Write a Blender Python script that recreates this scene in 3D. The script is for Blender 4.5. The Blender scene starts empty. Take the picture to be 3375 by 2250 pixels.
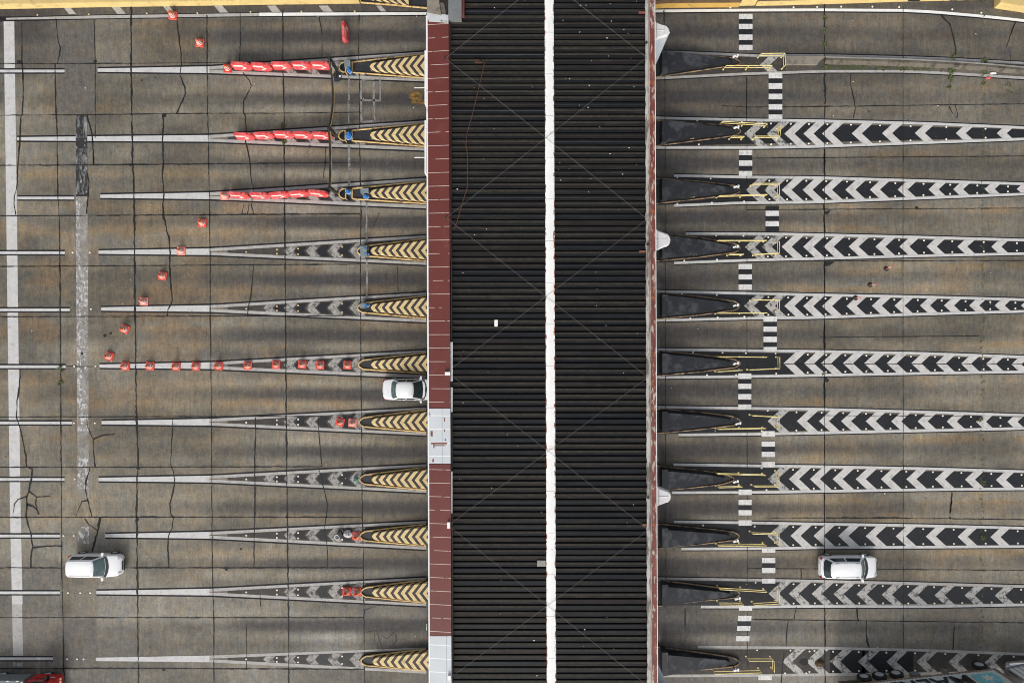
import bpy, math, random
import numpy as np
from mathutils import Vector, Matrix

def text_mesh(name, body, size, extrude, offset, mat):
    """lettering as a real mesh"""
    cu = bpy.data.curves.new(name, 'FONT'); cu.body = body; cu.size = size; cu.extrude = extrude; cu.offset = offset
    t = bpy.data.objects.new(name + "_curve", cu)
    bpy.context.scene.collection.objects.link(t)
    me = bpy.data.meshes.new_from_object(t.evaluated_get(bpy.context.evaluated_depsgraph_get()))
    bpy.data.objects.remove(t); bpy.data.curves.remove(cu)
    me.materials.clear(); me.materials.append(mat); me.name = name
    o = bpy.data.objects.new(name, me)
    bpy.context.scene.collection.objects.link(o)
    return o

# ---------------------------------------------------------------- camera, sky, sun, exposure
D = 53.571                      # flying height of the camera above the paving, metres
S = 42.0                        # image scale: image pixels per metre on the ground
scene = bpy.context.scene
COL = scene.collection
R = math.radians

cam = bpy.data.cameras.new("camera")
cam.lens = 24.0
cam.sensor_width = 36.0
cam.clip_start = 0.5
cam.clip_end = 3000
cam_o = bpy.data.objects.new("camera", cam)
cam_o.location = (0, 0, D)
COL.objects.link(cam_o)
scene.camera = cam_o

SUN_EL = 35.0
SUN_AZ = 189.0                  # compass bearing of the sun: a little west of south
world = bpy.data.worlds.new("World")
scene.world = world
world.use_nodes = True
wn = world.node_tree
bg = wn.nodes["Background"]
sky = wn.nodes.new("ShaderNodeTexSky")
sky.sky_type = 'NISHITA'
sky.sun_disc = False
sky.sun_elevation = R(SUN_EL)
sky.sun_rotation = R(SUN_AZ)
sky.air_density = 1.0
sky.dust_density = 6.0
sky.ozone_density = 0.6
hs = wn.nodes.new("ShaderNodeHueSaturation")
hs.inputs["Saturation"].default_value = 0.35
wn.links.new(sky.outputs[0], hs.inputs["Color"])
wn.links.new(hs.outputs[0], bg.inputs["Color"])
bg.inputs["Strength"].default_value = 0.15

sun = bpy.data.lights.new("sun", 'SUN')
sun.energy = 0.55
sun.angle = R(10)
sun.color = (1.0, 0.955, 0.89)
sun_o = bpy.data.objects.new("sun", sun)
el, az = R(SUN_EL), R(SUN_AZ)
to_sun = Vector((math.sin(az) * math.cos(el), math.cos(az) * math.cos(el), math.sin(el)))
sun_o.rotation_euler = (-to_sun).to_track_quat('-Z', 'Y').to_euler()
sun_o.location = (0, 0, 80)
COL.objects.link(sun_o)

scene.view_settings.view_transform = 'Standard'
scene.view_settings.look = 'None'
scene.view_settings.exposure = 0.20
scene.view_settings.gamma = 1.0
scene.cycles.filter_width = 1.0

rnd = random.Random(7)

# ---------------------------------------------------------------- image pixel coordinates
def G(px, py, z=0.0):
    """image pixel (px, py) projected back through the camera to height z -> world"""
    k = (D - z) / D / S
    return Vector(((px - 1687.5) * k, -(py - 1125) * k, z))

def lerp(a, b, t):
    return a + (b - a) * t

# ---------------------------------------------------------------- materials
MATS = {}

def _noise(nt, vec, scale, detail=4, rough=0.6, stretch=None):
    if stretch:
        mp = nt.nodes.new("ShaderNodeMapping")
        mp.inputs["Scale"].default_value = stretch
        nt.links.new(vec, mp.inputs["Vector"])
        vec = mp.outputs[0]
    n = nt.nodes.new("ShaderNodeTexNoise")
    n.inputs["Scale"].default_value = scale
    n.inputs["Detail"].default_value = detail
    n.inputs["Roughness"].default_value = rough
    nt.links.new(vec, n.inputs["Vector"])
    return n.outputs["Fac"]

def _ramp(nt, fac, a, b):
    r = nt.nodes.new("ShaderNodeMapRange")
    r.inputs["From Min"].default_value = a
    r.inputs["From Max"].default_value = b
    nt.links.new(fac, r.inputs["Value"])
    return r.outputs[0]

def _mix(nt, fac, c1, c2, mode='MIX'):
    m = nt.nodes.new("ShaderNodeMix")
    m.data_type = 'RGBA'
    m.blend_type = mode
    for sock, v in ((m.inputs[0], fac), (m.inputs[6], c1), (m.inputs[7], c2)):
        if hasattr(v, "is_linked"):
            nt.links.new(v, sock)
        elif isinstance(v, (int, float)):
            sock.default_value = v
        else:
            sock.default_value = (*v, 1)
    return m.outputs[2]

def M(name, c, var=0.18, scale=2.5, rough=0.75, metal=0.0, spot=None, spot2=None, stretch=None, bump=0.0,
      alpha=None, coat=0.0, spec=0.5):
    """procedural surface: base colour with soft variation; spot = (colour, scale, lo, hi[, stretch]) lays a second
    colour (stain, rust, flaking) where a noise lies between lo and hi; alpha = (scale, lo, hi[, stretch]) wears it away"""
    if name in MATS:
        return MATS[name]
    m = bpy.data.materials.new(name)
    m.use_nodes = True
    nt = m.node_tree
    b = nt.nodes["Principled BSDF"]
    tc = nt.nodes.new("ShaderNodeNewGeometry").outputs["Position"]
    f = _ramp(nt, _noise(nt, tc, scale, 6, 0.65, stretch), 0.3, 0.7)
    col = _mix(nt, f, tuple(x * (1 - var) for x in c), tuple(min(1, x * (1 + var)) for x in c))
    for s in (spot, spot2):
        if s:
            n = _noise(nt, tc, s[1], 5, 0.65, s[4] if len(s) > 4 else None)
            col = _mix(nt, _ramp(nt, n, s[2], s[3]), col, s[0])
    nt.links.new(col, b.inputs["Base Color"])
    b.inputs["Roughness"].default_value = rough
    b.inputs["Metallic"].default_value = metal
    b.inputs["Specular IOR Level"].default_value = spec
    b.inputs["Coat Weight"].default_value = coat
    if alpha:
        n = _noise(nt, tc, alpha[0], 5, 0.7, alpha[3] if len(alpha) > 3 else None)
        nt.links.new(_ramp(nt, n, alpha[1], alpha[2]), b.inputs["Alpha"])
    if bump:
        bp = nt.nodes.new("ShaderNodeBump")
        bp.inputs["Strength"].default_value = bump
        bp.inputs["Distance"].default_value = 0.02
        nt.links.new(_noise(nt, tc, scale * 6, 4), bp.inputs["Height"])
        nt.links.new(bp.outputs[0], b.inputs["Normal"])
    MATS[name] = m
    return m

def ground_mat():
    m = bpy.data.materials.new("stained_concrete")
    m.use_nodes = True
    nt = m.node_tree
    b = nt.nodes["Principled BSDF"]
    tc = nt.nodes.new("ShaderNodeTexCoord").outputs["Object"]
    at = nt.nodes.new("ShaderNodeAttribute")
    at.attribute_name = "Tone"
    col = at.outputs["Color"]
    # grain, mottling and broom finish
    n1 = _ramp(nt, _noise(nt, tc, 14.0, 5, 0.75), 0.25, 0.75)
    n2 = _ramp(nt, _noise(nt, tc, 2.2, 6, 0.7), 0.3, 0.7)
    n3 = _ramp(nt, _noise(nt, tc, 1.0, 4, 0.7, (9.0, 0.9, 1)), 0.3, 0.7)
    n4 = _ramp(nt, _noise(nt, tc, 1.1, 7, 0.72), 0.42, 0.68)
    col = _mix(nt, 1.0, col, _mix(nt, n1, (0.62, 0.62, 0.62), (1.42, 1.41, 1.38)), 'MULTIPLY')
    col = _mix(nt, 1.0, col, _mix(nt, n2, (0.72, 0.74, 0.76), (1.32, 1.28, 1.18)), 'MULTIPLY')
    col = _mix(nt, 1.0, col, _mix(nt, n3, (0.84, 0.84, 0.84), (1.17, 1.17, 1.16)), 'MULTIPLY')
    n5 = _ramp(nt, _noise(nt, tc, 5.0, 4, 0.7), 0.3, 0.7)
    n6 = _ramp(nt, _noise(nt, tc, 1.0, 4, 0.7, (3.2, 0.42, 1)), 0.32, 0.68)
    n7 = _ramp(nt, _noise(nt, tc, 0.9, 5, 0.65), 0.35, 0.65)
    col = _mix(nt, 1.0, col, _mix(nt, n5, (0.80, 0.80, 0.80), (1.20, 1.20, 1.20)), 'MULTIPLY')
    col = _mix(nt, 1.0, col, _mix(nt, n6, (0.84, 0.84, 0.85), (1.17, 1.16, 1.15)), 'MULTIPLY')
    col = _mix(nt, 1.0, col, _mix(nt, n7, (0.93, 0.98, 1.03), (1.08, 1.02, 0.90)), 'MULTIPLY')
    f4 = nt.nodes.new("ShaderNodeMath"); f4.operation = 'MULTIPLY'
    lum = nt.nodes.new("ShaderNodeSeparateColor"); nt.links.new(at.outputs["Color"], lum.inputs[0])
    keep = _ramp(nt, lum.outputs[1], 0.06, 0.14)
    kk = nt.nodes.new("ShaderNodeMath"); kk.operation = 'MULTIPLY'; nt.links.new(n4, kk.inputs[0]); nt.links.new(keep, kk.inputs[1])
    nt.links.new(kk.outputs[0], f4.inputs[0]); f4.inputs[1].default_value = 0.28
    col = _mix(nt, f4.outputs[0], col, (0.155, 0.116, 0.068))
    n8 = _ramp(nt, _noise(nt, tc, 1.7, 3, 0.5), 0.70, 0.76)
    f8 = nt.nodes.new("ShaderNodeMath"); f8.operation = 'MULTIPLY'
    nt.links.new(n8, f8.inputs[0]); f8.inputs[1].default_value = 0.55
    col = _mix(nt, f8.outputs[0], col, (0.05, 0.047, 0.045))
    nt.links.new(col, b.inputs["Base Color"])
    b.inputs["Roughness"].default_value = 0.72
    bp = nt.nodes.new("ShaderNodeBump")
    bp.inputs["Strength"].default_value = 0.25
    bp.inputs["Distance"].default_value = 0.01
    nt.links.new(n1, bp.inputs["Height"])
    nt.links.new(bp.outputs[0], b.inputs["Normal"])
    return m

def chevron_mat():
    """black and yellow chevrons that fold over the edge of the block: |y| plus the drop below the top"""
    m = bpy.data.materials.new("yellow_black_chevron_paint")
    m.use_nodes = True
    nt = m.node_tree
    b = nt.nodes["Principled BSDF"]
    tc = nt.nodes.new("ShaderNodeTexCoord").outputs["Object"]
    sp = nt.nodes.new("ShaderNodeSeparateXYZ")
    nt.links.new(tc, sp.inputs[0])
    def mth(op, a, c=None):
        n = nt.nodes.new("ShaderNodeMath"); n.operation = op
        for i, v in enumerate((a, c)):
            if v is None: continue
            if hasattr(v, "is_linked"): nt.links.new(v, n.inputs[i])
            else: n.inputs[i].default_value = v
        return n.outputs[0]
    ay = mth('ABSOLUTE', sp.outputs["Y"])
    drop = mth('MAXIMUM', mth('SUBTRACT', 0.52, sp.outputs["Z"]), 0.0)
    s = mth('SUBTRACT', sp.outputs["X"], mth('MULTIPLY', mth('ADD', ay, drop), 0.78))
    fr = mth('FRACT', mth('DIVIDE', mth('ADD', s, 20 * 0.575 + 0.06), 0.575))
    stripe = _ramp(nt, fr, 0.53, 0.56)
    pos = nt.nodes.new("ShaderNodeNewGeometry").outputs["Position"]
    w = _ramp(nt, _noise(nt, pos, 3.0, 6, 0.7), 0.3, 0.7)
    yel = _mix(nt, w, (0.60, 0.45, 0.20), (0.80, 0.63, 0.33))
    dirt = _ramp(nt, _noise(nt, pos, 1.6, 8, 0.78), 0.55, 0.70)
    yel = _mix(nt, dirt, yel, (0.26, 0.19, 0.10))
    blk = _mix(nt, w, (0.030, 0.026, 0.025), (0.062, 0.056, 0.054))
    nt.links.new(_mix(nt, stripe, yel, blk), b.inputs["Base Color"])
    b.inputs["Roughness"].default_value = 0.7
    MATS["chev"] = m
    return m

GRIME = (0.10, 0.09, 0.075)
WHITE = M("road_paint_white", (0.53, 0.53, 0.525), 0.10, 1.4, 0.7, spot=((0.34, 0.33, 0.31), 3.0, 0.52, 0.78), spot2=((0.16, 0.15, 0.14), 9.0, 0.66, 0.72))
WHITEB = M("road_paint_fresh", (0.78, 0.79, 0.77), 0.06, 1.4, 0.6, spot=((0.5, 0.5, 0.48), 4.0, 0.56, 0.75))
GREYW = M("road_paint_grey_worn", (0.40, 0.39, 0.375), 0.2, 2.0, 0.75, spot=((0.22, 0.21, 0.19), 4.0, 0.52, 0.72), spot2=((0.10, 0.09, 0.08), 8.0, 0.62, 0.68))
WORN = M("road_paint_worn", (0.33, 0.32, 0.305), 0.25, 2.0, 0.75, spot=((.16, .15, .14), 5.0, .5, .66), alpha=(2.2, 0.30, 0.52))
WORN2 = M("road_paint_flaking", (0.52, 0.52, 0.515), 0.15, 2.0, 0.75, alpha=(2.6, 0.46, 0.58, (1.5, 0.8, 1)))
CHALK = M("road_paint_chevron", (0.54, 0.53, 0.515), 0.10, 1.2, 0.7, spot=((0.36, 0.35, 0.335), 2.2, 0.50, 0.72), spot2=((0.13, 0.12, 0.11), 7.0, 0.67, 0.72))
CHALKOLD = M("road_paint_chevron_scuffed", (0.42, 0.41, 0.39), 0.15, 1.6, 0.75, spot=((0.10, 0.10, 0.105), 2.6, 0.52, 0.60), spot2=((0.2, 0.19, 0.18), 6.0, 0.56, 0.66))
BLACK = M("road_paint_black", (0.0125, 0.0135, 0.016), 0.25, 1.5, 0.42, spot=((0.05, 0.055, 0.057), 5.0, 0.61, 0.69, (0.5, 2, 1)), spot2=((0.065, 0.052, 0.036), 1.5, 0.66, 0.74))
BLACKW = M("road_paint_black_worn", (0.045, 0.040, 0.036), 0.3, 1.5, 0.75, spot=((0.09, 0.075, 0.055), 2.0, 0.52, 0.72), spot2=((0.17, 0.16, 0.145), 6.0, 0.68, 0.74))
EDGE = M("road_paint_black_edge", (0.011, 0.0105, 0.015), 0.2, 3.0, 0.75, alpha=(5.0, 0.20, 0.33), spec=0.3)
SEAL = M("joint_sealant_tar", (0.007, 0.0075, 0.008), 0.3, 3.0, 0.7)
GREYSEAL = M("grey_mortar", (0.24, 0.235, 0.225), 0.2, 3.0, 0.85, alpha=(3.5, 0.33, 0.48))
ORANGESPILL = M("orange_paint_spill", (0.34, 0.19, 0.035), 0.25, 6.0, 0.7, alpha=(3.2, 0.36, 0.66, (0.7, 1.6, 1)))
WEED = M("weed_green", (0.085, 0.11, 0.035), 0.4, 8.0, 0.9)
YEL = M("yellow_barrier_paint", (0.60, 0.455, 0.19), 0.12, 0.8, 0.65, spot=((0.30, 0.23, 0.10), 2.0, 0.58, 0.74), spot2=((0.10, 0.075, 0.045), 3.0, 0.66, 0.72))
YELO = M("ochre_barrier_paint", (0.55, 0.34, 0.08), 0.15, 0.8, 0.7, spot=((0.24, 0.18, 0.10), 1.6, 0.54, 0.72))
YELKERB = M("yellow_kerb_paint", (0.62, 0.43, 0.18), 0.15, 2.0, 0.65, spot=((0.20, 0.11, 0.06), 2.5, 0.52, 0.66), spot2=((0.06, 0.05, 0.04), 5.0, 0.63, 0.7))
BROWNKERB = M("worn_brown_kerb_paint", (0.30, 0.20, 0.115), 0.25, 2.0, 0.6, spot=((0.05, 0.038, 0.028), 1.6, 0.45, 0.60), spot2=((0.55, 0.42, 0.24), 1.3, 0.60, 0.70))
RAILY = M("yellow_rail_paint", (0.80, 0.66, 0.25), 0.12, 3.0, 0.45, spot=((0.82, 0.76, 0.52), 1.1, 0.52, 0.66))
ISLAND = M("island_dark_asphalt", (0.026, 0.027, 0.030), 0.3, 1.6, 0.65, spot=((0.062, 0.056, 0.046), 2.4, 0.58, 0.72))
BLOCKD = M("dark_painted_concrete", (0.019, 0.021, 0.026), 0.3, 0.9, 0.42, spot=((0.058, 0.062, 0.071), 0.8, 0.50, 0.60), spot2=((0.018, 0.018, 0.018), 2.5, 0.57, 0.66))
CONC = M("bare_concrete", (0.23, 0.205, 0.165), 0.2, 1.2, 0.85, spot=((0.11, 0.10, 0.085), 1.5, 0.52, 0.72), bump=0.2)
CONCD = M("mossy_concrete", (0.125, 0.11, 0.085), 0.25, 1.2, 0.85, spot=((0.04, 0.037, 0.03), 1.7, 0.5, 0.68), bump=0.2)
ROOF = M("charcoal_roof_sheet", (0.0098, 0.0106, 0.0122), 0.22, 0.7, 0.5, spot=((0.036, 0.032, 0.027), 1.4, 0.52, 0.80, (0.35, 3, 1)), spot2=((0.021, 0.0195, 0.0185), 6.0, 0.50, 0.72), spec=0.22)
ROOFB = M("charcoal_roof_sheet_browned", (0.0135, 0.0118, 0.0112), 0.3, 0.9, 0.6, spot=((0.050, 0.041, 0.032), 1.1, 0.56, 0.80, (0.5, 3, 1)), spec=0.22)
ROOFC = M("charcoal_roof_sheet_blue", (0.0088, 0.0102, 0.0130), 0.2, 0.8, 0.42, spot=((0.030, 0.028, 0.026), 1.3, 0.56, 0.80, (0.4, 3, 1)), spec=0.22)
ROOFDIRT = M("dusty_roof_lap", (0.034, 0.030, 0.024), 0.35, 3.0, 0.75, spot=((0.016, 0.016, 0.016), 5.0, 0.5, 0.65), spec=0.22)
RIDGE = M("white_ridge_paint", (0.83, 0.84, 0.83), 0.05, 1.0, 0.5, spot=((0.55, 0.54, 0.52), 2.5, 0.60, 0.76))
RIDGERUST = M("ridge_edge_rust", (0.24, 0.075, 0.035), 0.3, 3.0, 0.8, spot=((0.80, 0.80, 0.78), 2.0, 0.44, 0.50))
FRED = M("oxblood_fascia_paint", (0.132, 0.029, 0.023), 0.10, 0.5, 0.45, spot=((0.20, 0.075, 0.05), 1.0, 0.62, 0.78))
FPALE = M("pale_grey_fascia_paint", (0.54, 0.58, 0.61), 0.06, 0.5, 0.5, spot=((0.20, 0.075, 0.04), 1.3, 0.68, 0.71))
FSEAM = M("fascia_seam_white", (0.62, 0.56, 0.53), 0.15, 4.0, 0.6)
TRIM = M("white_trim", (0.78, 0.80, 0.80), 0.06, 1.0, 0.5, spot=((0.4, 0.4, 0.38), 2.0, 0.60, 0.7))
FLASH = M("weathered_flashing", (0.46, 0.44, 0.41), 0.22, 0.8, 0.65, spot=((0.15, 0.13, 0.11), 1.3, 0.47, 0.60, (2, 0.5, 1)), spot2=((0.24, 0.09, 0.045), 1.4, 0.66, 0.70))
RUST = M("flaking_red_paint", (0.155, 0.040, 0.032), 0.3, 1.5, 0.6, spot=((0.40, 0.34, 0.28), 2.6, 0.54, 0.60, (2.2, 0.7, 1)), spot2=((0.30, 0.10, 0.035), 1.6, 0.56, 0.66))
DARKGAP = M("dark_gap_shade", (0.020, 0.017, 0.016), 0.3, 1.0, 0.8)  # near black painted in for the shade inside the gutter gap
DECK = M("canopy_underside", (0.20, 0.20, 0.19), 0.1, 1.0, 0.8)
STEEL = M("grey_steel", (0.22, 0.235, 0.235), 0.12, 1.5, 0.45, metal=0.3)
WIRE = M("galvanised_wire", (0.20, 0.19, 0.18), 0.1, 3.0, 0.5, metal=0.4)
RUSTWIRE = M("rusty_cable", (0.085, 0.040, 0.022), 0.3, 3.0, 0.8)
CONE = M("cone_orange_red", (0.64, 0.082, 0.055), 0.16, 3.0, 0.45, spot=((0.70, 0.20, 0.13), 2.0, 0.55, 0.75))
CONEF = M("cone_faded_pink", (0.72, 0.24, 0.20), 0.12, 4.0, 0.6)
CONER = M("cone_dark_red", (0.62, 0.05, 0.025), 0.10, 4.0, 0.5)
REFL = M("reflective_white", (0.80, 0.72, 0.68), 0.06, 6.0, 0.4)
REFLY = M("reflective_amber", (0.78, 0.50, 0.16), 0.1, 6.0, 0.4)
BARR = M("barrier_red_plastic", (0.66, 0.072, 0.075), 0.14, 1.6, 0.4, spot=((0.74, 0.25, 0.24), 2.2, 0.48, 0.72))
BARRD = M("barrier_plug", (0.55, 0.04, 0.03), 0.08, 2.0, 0.45)
STUD = M("stud_cream", (0.82, 0.77, 0.66), 0.08, 20.0, 0.4)
STUDA = M("stud_amber", (0.62, 0.46, 0.24), 0.12, 20.0, 0.4)
CARW = M("car_paint_white", (0.84, 0.855, 0.86), 0.02, 1.0, 0.25, coat=0.6)
CARS = M("car_paint_pearl", (0.78, 0.80, 0.815), 0.02, 1.0, 0.25, coat=0.6)
CARG = M("car_paint_dark_green", (0.012, 0.03, 0.024), 0.05, 1.0, 0.2, coat=0.6)
CARR = M("truck_paint_red", (0.50, 0.012, 0.012), 0.08, 1.0, 0.25, coat=0.5)
GLASS = M("tinted_glass", (0.030, 0.044, 0.048), 0.3, 2.5, 0.08)
GLASSL = M("windscreen_glass", (0.085, 0.13, 0.135), 0.3, 1.8, 0.12)
RUBBER = M("tyre_rubber", (0.014, 0.014, 0.015), 0.2, 6.0, 0.8)
ALLOY = M("alloy_rim", (0.55, 0.56, 0.57), 0.1, 4.0, 0.4, metal=0.15)
PLASTIC = M("black_plastic", (0.018, 0.018, 0.019), 0.2, 4.0, 0.5)
LAMP = M("headlamp_clear", (0.62, 0.64, 0.66), 0.1, 6.0, 0.15)
TAIL = M("tail_lamp_red", (0.30, 0.02, 0.02), 0.1, 6.0, 0.2)
CHROME = M("chrome", (0.75, 0.76, 0.77), 0.03, 2.0, 0.12, metal=1.0)
CONTAIN = M("container_pale_grey", (0.56, 0.62, 0.63), 0.10, 0.8, 0.6, spot=((0.17, 0.12, 0.085), 1.4, 0.62, 0.72, (3, 1, 0.6)))
CONTEDGE = M("container_rusty_edge", (0.24, 0.17, 0.125), 0.3, 2.0, 0.75)
LOGOB = M("logo_light_blue", (0.17, 0.52, 0.60), 0.12, 2.0, 0.6)
LOGOW = M("logo_white", (0.66, 0.66, 0.62), 0.08, 2.0, 0.6)
LETTER = M("lettering_charcoal", (0.022, 0.024, 0.028), 0.15, 3.0, 0.6)
BLUE = M("blue_tarp", (0.02, 0.17, 0.50), 0.35, 6.0, 0.5, spot=((0.15, 0.35, 0.60), 8.0, 0.56, 0.66))
GLAZED = M("clear_sheet", (0.20, 0.24, 0.25), 0.3, 4.0, 0.2)
HOOD = M("pale_grey_hood", (0.66, 0.655, 0.66), 0.05, 1.5, 0.6, spot=((0.48, 0.47, 0.47), 2.0, 0.58, 0.72))
HOODD = M("blue_grey_hood", (0.36, 0.40, 0.43), 0.08, 1.5, 0.6)
WHITEP = M("white_plastic", (0.82, 0.83, 0.82), 0.05, 6.0, 0.45)
BAG = M("clear_plastic_bag", (0.55, 0.54, 0.56), 0.35, 14.0, 0.25, spot=((0.13, 0.12, 0.13), 9.0, 0.55, 0.65))
TEAL = M("teal_plastic", (0.18, 0.33, 0.31), 0.4, 10.0, 0.3, spot=((0.62, 0.70, 0.68), 9.0, 0.58, 0.64))
BASEBLUE = M("blue_black_rubber", (0.022, 0.026, 0.036), 0.15, 4.0, 0.6)
BEIGE = M("faded_beige_paint", (0.55, 0.44, 0.28), 0.1, 6.0, 0.7)
SCRAP = M("litter_white", (0.72, 0.71, 0.68), 0.2, 20.0, 0.7)
CHEV = chevron_mat()

# ---------------------------------------------------------------- mesh builder
class MB:
    def __init__(s):
        s.v, s.f, s.m = [], [], []
    def add(s, vs, fs, mi=0):
        o = len(s.v)
        s.v += [Vector(v) for v in vs]
        s.f += [tuple(i + o for i in f) for f in fs]
        s.m += [mi] * len(fs)
        return s
    def box(s, c, d, mi=0, rz=0.0):
        x, y, z = d[0] / 2, d[1] / 2, d[2] / 2
        rot = Matrix.Rotation(rz, 3, 'Z')
        vs = [rot @ Vector((a * x, b * y, e * z)) + Vector(c) for e in (-1, 1) for b in (-1, 1) for a in (-1, 1)]
        return s.add(vs, [(0, 2, 3, 1), (4, 5, 7, 6), (0, 1, 5, 4), (2, 6, 7, 3), (0, 4, 6, 2), (1, 3, 7, 5)], mi)
    def loft(s, loops, mi=0, cap0=True, cap1=True, closed=True):
        n = len(loops[0])
        vs = [v for l in loops for v in l]
        fs = []
        for k in range(len(loops) - 1):
            for i in range(n if closed else n - 1):
                j = (i + 1) % n
                fs.append((k * n + i, k * n + j, (k + 1) * n + j, (k + 1) * n + i))
        if cap0: fs.append(tuple(reversed(range(n))))
        if cap1: fs.append(tuple((len(loops) - 1) * n + i for i in range(n)))
        return s.add(vs, fs, mi)
    def prism(s, poly, z0, z1, mi=0):
        return s.loft([[(p[0], p[1], z0) for p in poly], [(p[0], p[1], z1) for p in poly]], mi)
    def flat(s, poly, z, mi=0):
        return s.add([(p[0], p[1], z) for p in poly], [tuple(range(len(poly)))], mi)
    def tube(s, pts, r, n=8, mi=0, closed=False):
        pts = [Vector(p) for p in pts]
        loops = []
        N = len(pts)
        for i, p in enumerate(pts):
            a = pts[i - 1] if (i > 0 or closed) else p
            b = pts[(i + 1) % N] if (i < N - 1 or closed) else p
            t = (b - a).normalized()
            up = Vector((0, 0, 1)) if abs(t.z) < 0.9 else Vector((1, 0, 0))
            u = t.cross(up).normalized()
            w = u.cross(t)
            loops.append([p + (u * math.cos(q) + w * math.sin(q)) * r for q in (2 * math.pi * k / n for k in range(n))])
        if closed: loops.append(loops[0])
        return s.loft(loops, mi, not closed, not closed)
    def lathe(s, prof, n=20, c=(0, 0, 0), mi=0, cap=True, axis='Z'):
        loops = []
        for r, z in prof:
            l = []
            for k in range(n):
                q = 2 * math.pi * k / n
                p = (r * math.cos(q), r * math.sin(q), z)
                if axis == 'Y': p = (p[0], p[2], -p[1])
                l.append(Vector(p) + Vector(c))
            loops.append(l)
        return s.loft(loops, mi, cap, cap)
    def build(s, name, mats, parent=None, off=None, loc=None, smooth=None):
        me = bpy.data.meshes.new(name)
        o3 = Vector(off) if off is not None else Vector((0, 0, 0))
        me.from_pydata([tuple(v - o3) for v in s.v], [], s.f)
        for m in (mats if isinstance(mats, (list, tuple)) else [mats]):
            me.materials.append(m)
        if len(me.materials) > 1:
            me.polygons.foreach_set("material_index", s.m)
        if smooth is not None:
            me.polygons.foreach_set("use_smooth", [True] * len(me.polygons))
            me.set_sharp_from_angle(angle=R(smooth))
        me.update()
        ob = bpy.data.objects.new(name, me)
        COL.objects.link(ob)
        if loc is not None: ob.location = loc
        if parent is not None: ob.parent = parent
        return ob

def tag(o, label, cat=None, group=None, kind=None):
    o["label"] = label
    if cat: o["category"] = cat
    if group: o["group"] = group
    if kind: o["kind"] = kind
    return o

def thing(name, label, cat, loc=(0, 0, 0), rz=0.0, group=None):
    o = bpy.data.objects.new(name, None)
    o.empty_display_size = 0.3
    COL.objects.link(o)
    o.location = loc
    o.rotation_euler = (0, 0, rz)
    return tag(o, label, cat, group)

def dup(root, loc, rz, label, mat=None):
    r = root.copy()
    COL.objects.link(r)
    r.location = loc
    r.rotation_euler = (0, 0, rz)
    r["label"] = label
    for ch in list(root.children):
        c = ch.copy()
        if mat and ch.name.split('.')[0] in mat:
            c.data = ch.data.copy()
            c.data.materials[0] = mat[ch.name.split('.')[0]]
        COL.objects.link(c)
        c.parent = r
        for g in list(ch.children):
            d = g.copy()
            COL.objects.link(d)
            d.parent = c
    return r

def structure(o, label):
    o["kind"] = "structure"
    o["label"] = label
    return o

def interp(pts, x):
    """pts: (x, y) polyline -> y at x"""
    if x <= pts[0][0]:
        a, b = pts[0], pts[1]
    elif x >= pts[-1][0]:
        a, b = pts[-2], pts[-1]
    else:
        for a, b in zip(pts, pts[1:]):
            if a[0] <= x <= b[0]: break
    return a[1] + (b[1] - a[1]) * (x - a[0]) / (b[0] - a[0])

ORD = ["first", "second", "third", "fourth", "fifth", "sixth", "seventh", "eighth", "ninth", "tenth", "eleventh"]
TOP = ["topmost island"] + [o + " island from the top" for o in ORD[1:10]] + ["lowest island"]

# ---------------------------------------------------------------- the ground
def value_noise(X, Y, sx, sy, seed, octaves=4):
    out = np.zeros_like(X); amp = 1.0; tot = 0.0
    for o in range(octaves):
        g = np.random.RandomState(seed + o * 17).rand(257, 257)
        u = X / (sx / 2 ** o) + 31.7 * (o + 1); v = Y / (sy / 2 ** o) + 11.3 * (o + 1)
        i = np.floor(u).astype(int); j = np.floor(v).astype(int)
        fu = u - i; fv = v - j
        fu = fu * fu * (3 - 2 * fu); fv = fv * fv * (3 - 2 * fv)
        a = g[i % 256, j % 256]; b = g[(i + 1) % 256, j % 256]; c = g[i % 256, (j + 1) % 256]; d = g[(i + 1) % 256, (j + 1) % 256]
        out += amp * ((a * (1 - fu) + b * fu) * (1 - fv) + (c * (1 - fu) + d * fu) * fv)
        tot += amp; amp *= 0.55
    return out / tot

LANES_L = [120, 331, 540, 729, 918, 1106, 1296, 1486, 1672, 1858, 2064]
LANES_R = [108, 318, 536, 723, 912, 1100, 1290, 1480, 1671, 1857, 2064]
JX_L = [-200, 30, 196, 320, 444, 694, 942, 1192, 1700]
JY_L = [-300, 60, 211, 377, 540, 711, 875, 1042, 1208, 1374, 1539, 1704, 1870, 2035, 2201, 2400]
JX_R = [1700, 2192, 2461, 2717, 2976, 3238, 3500]
JY_R = [-300, 35, 180, 349, 518, 689, 859, 1029, 1199, 1370, 1537, 1708, 1876, 2046, 2220, 2400]

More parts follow.
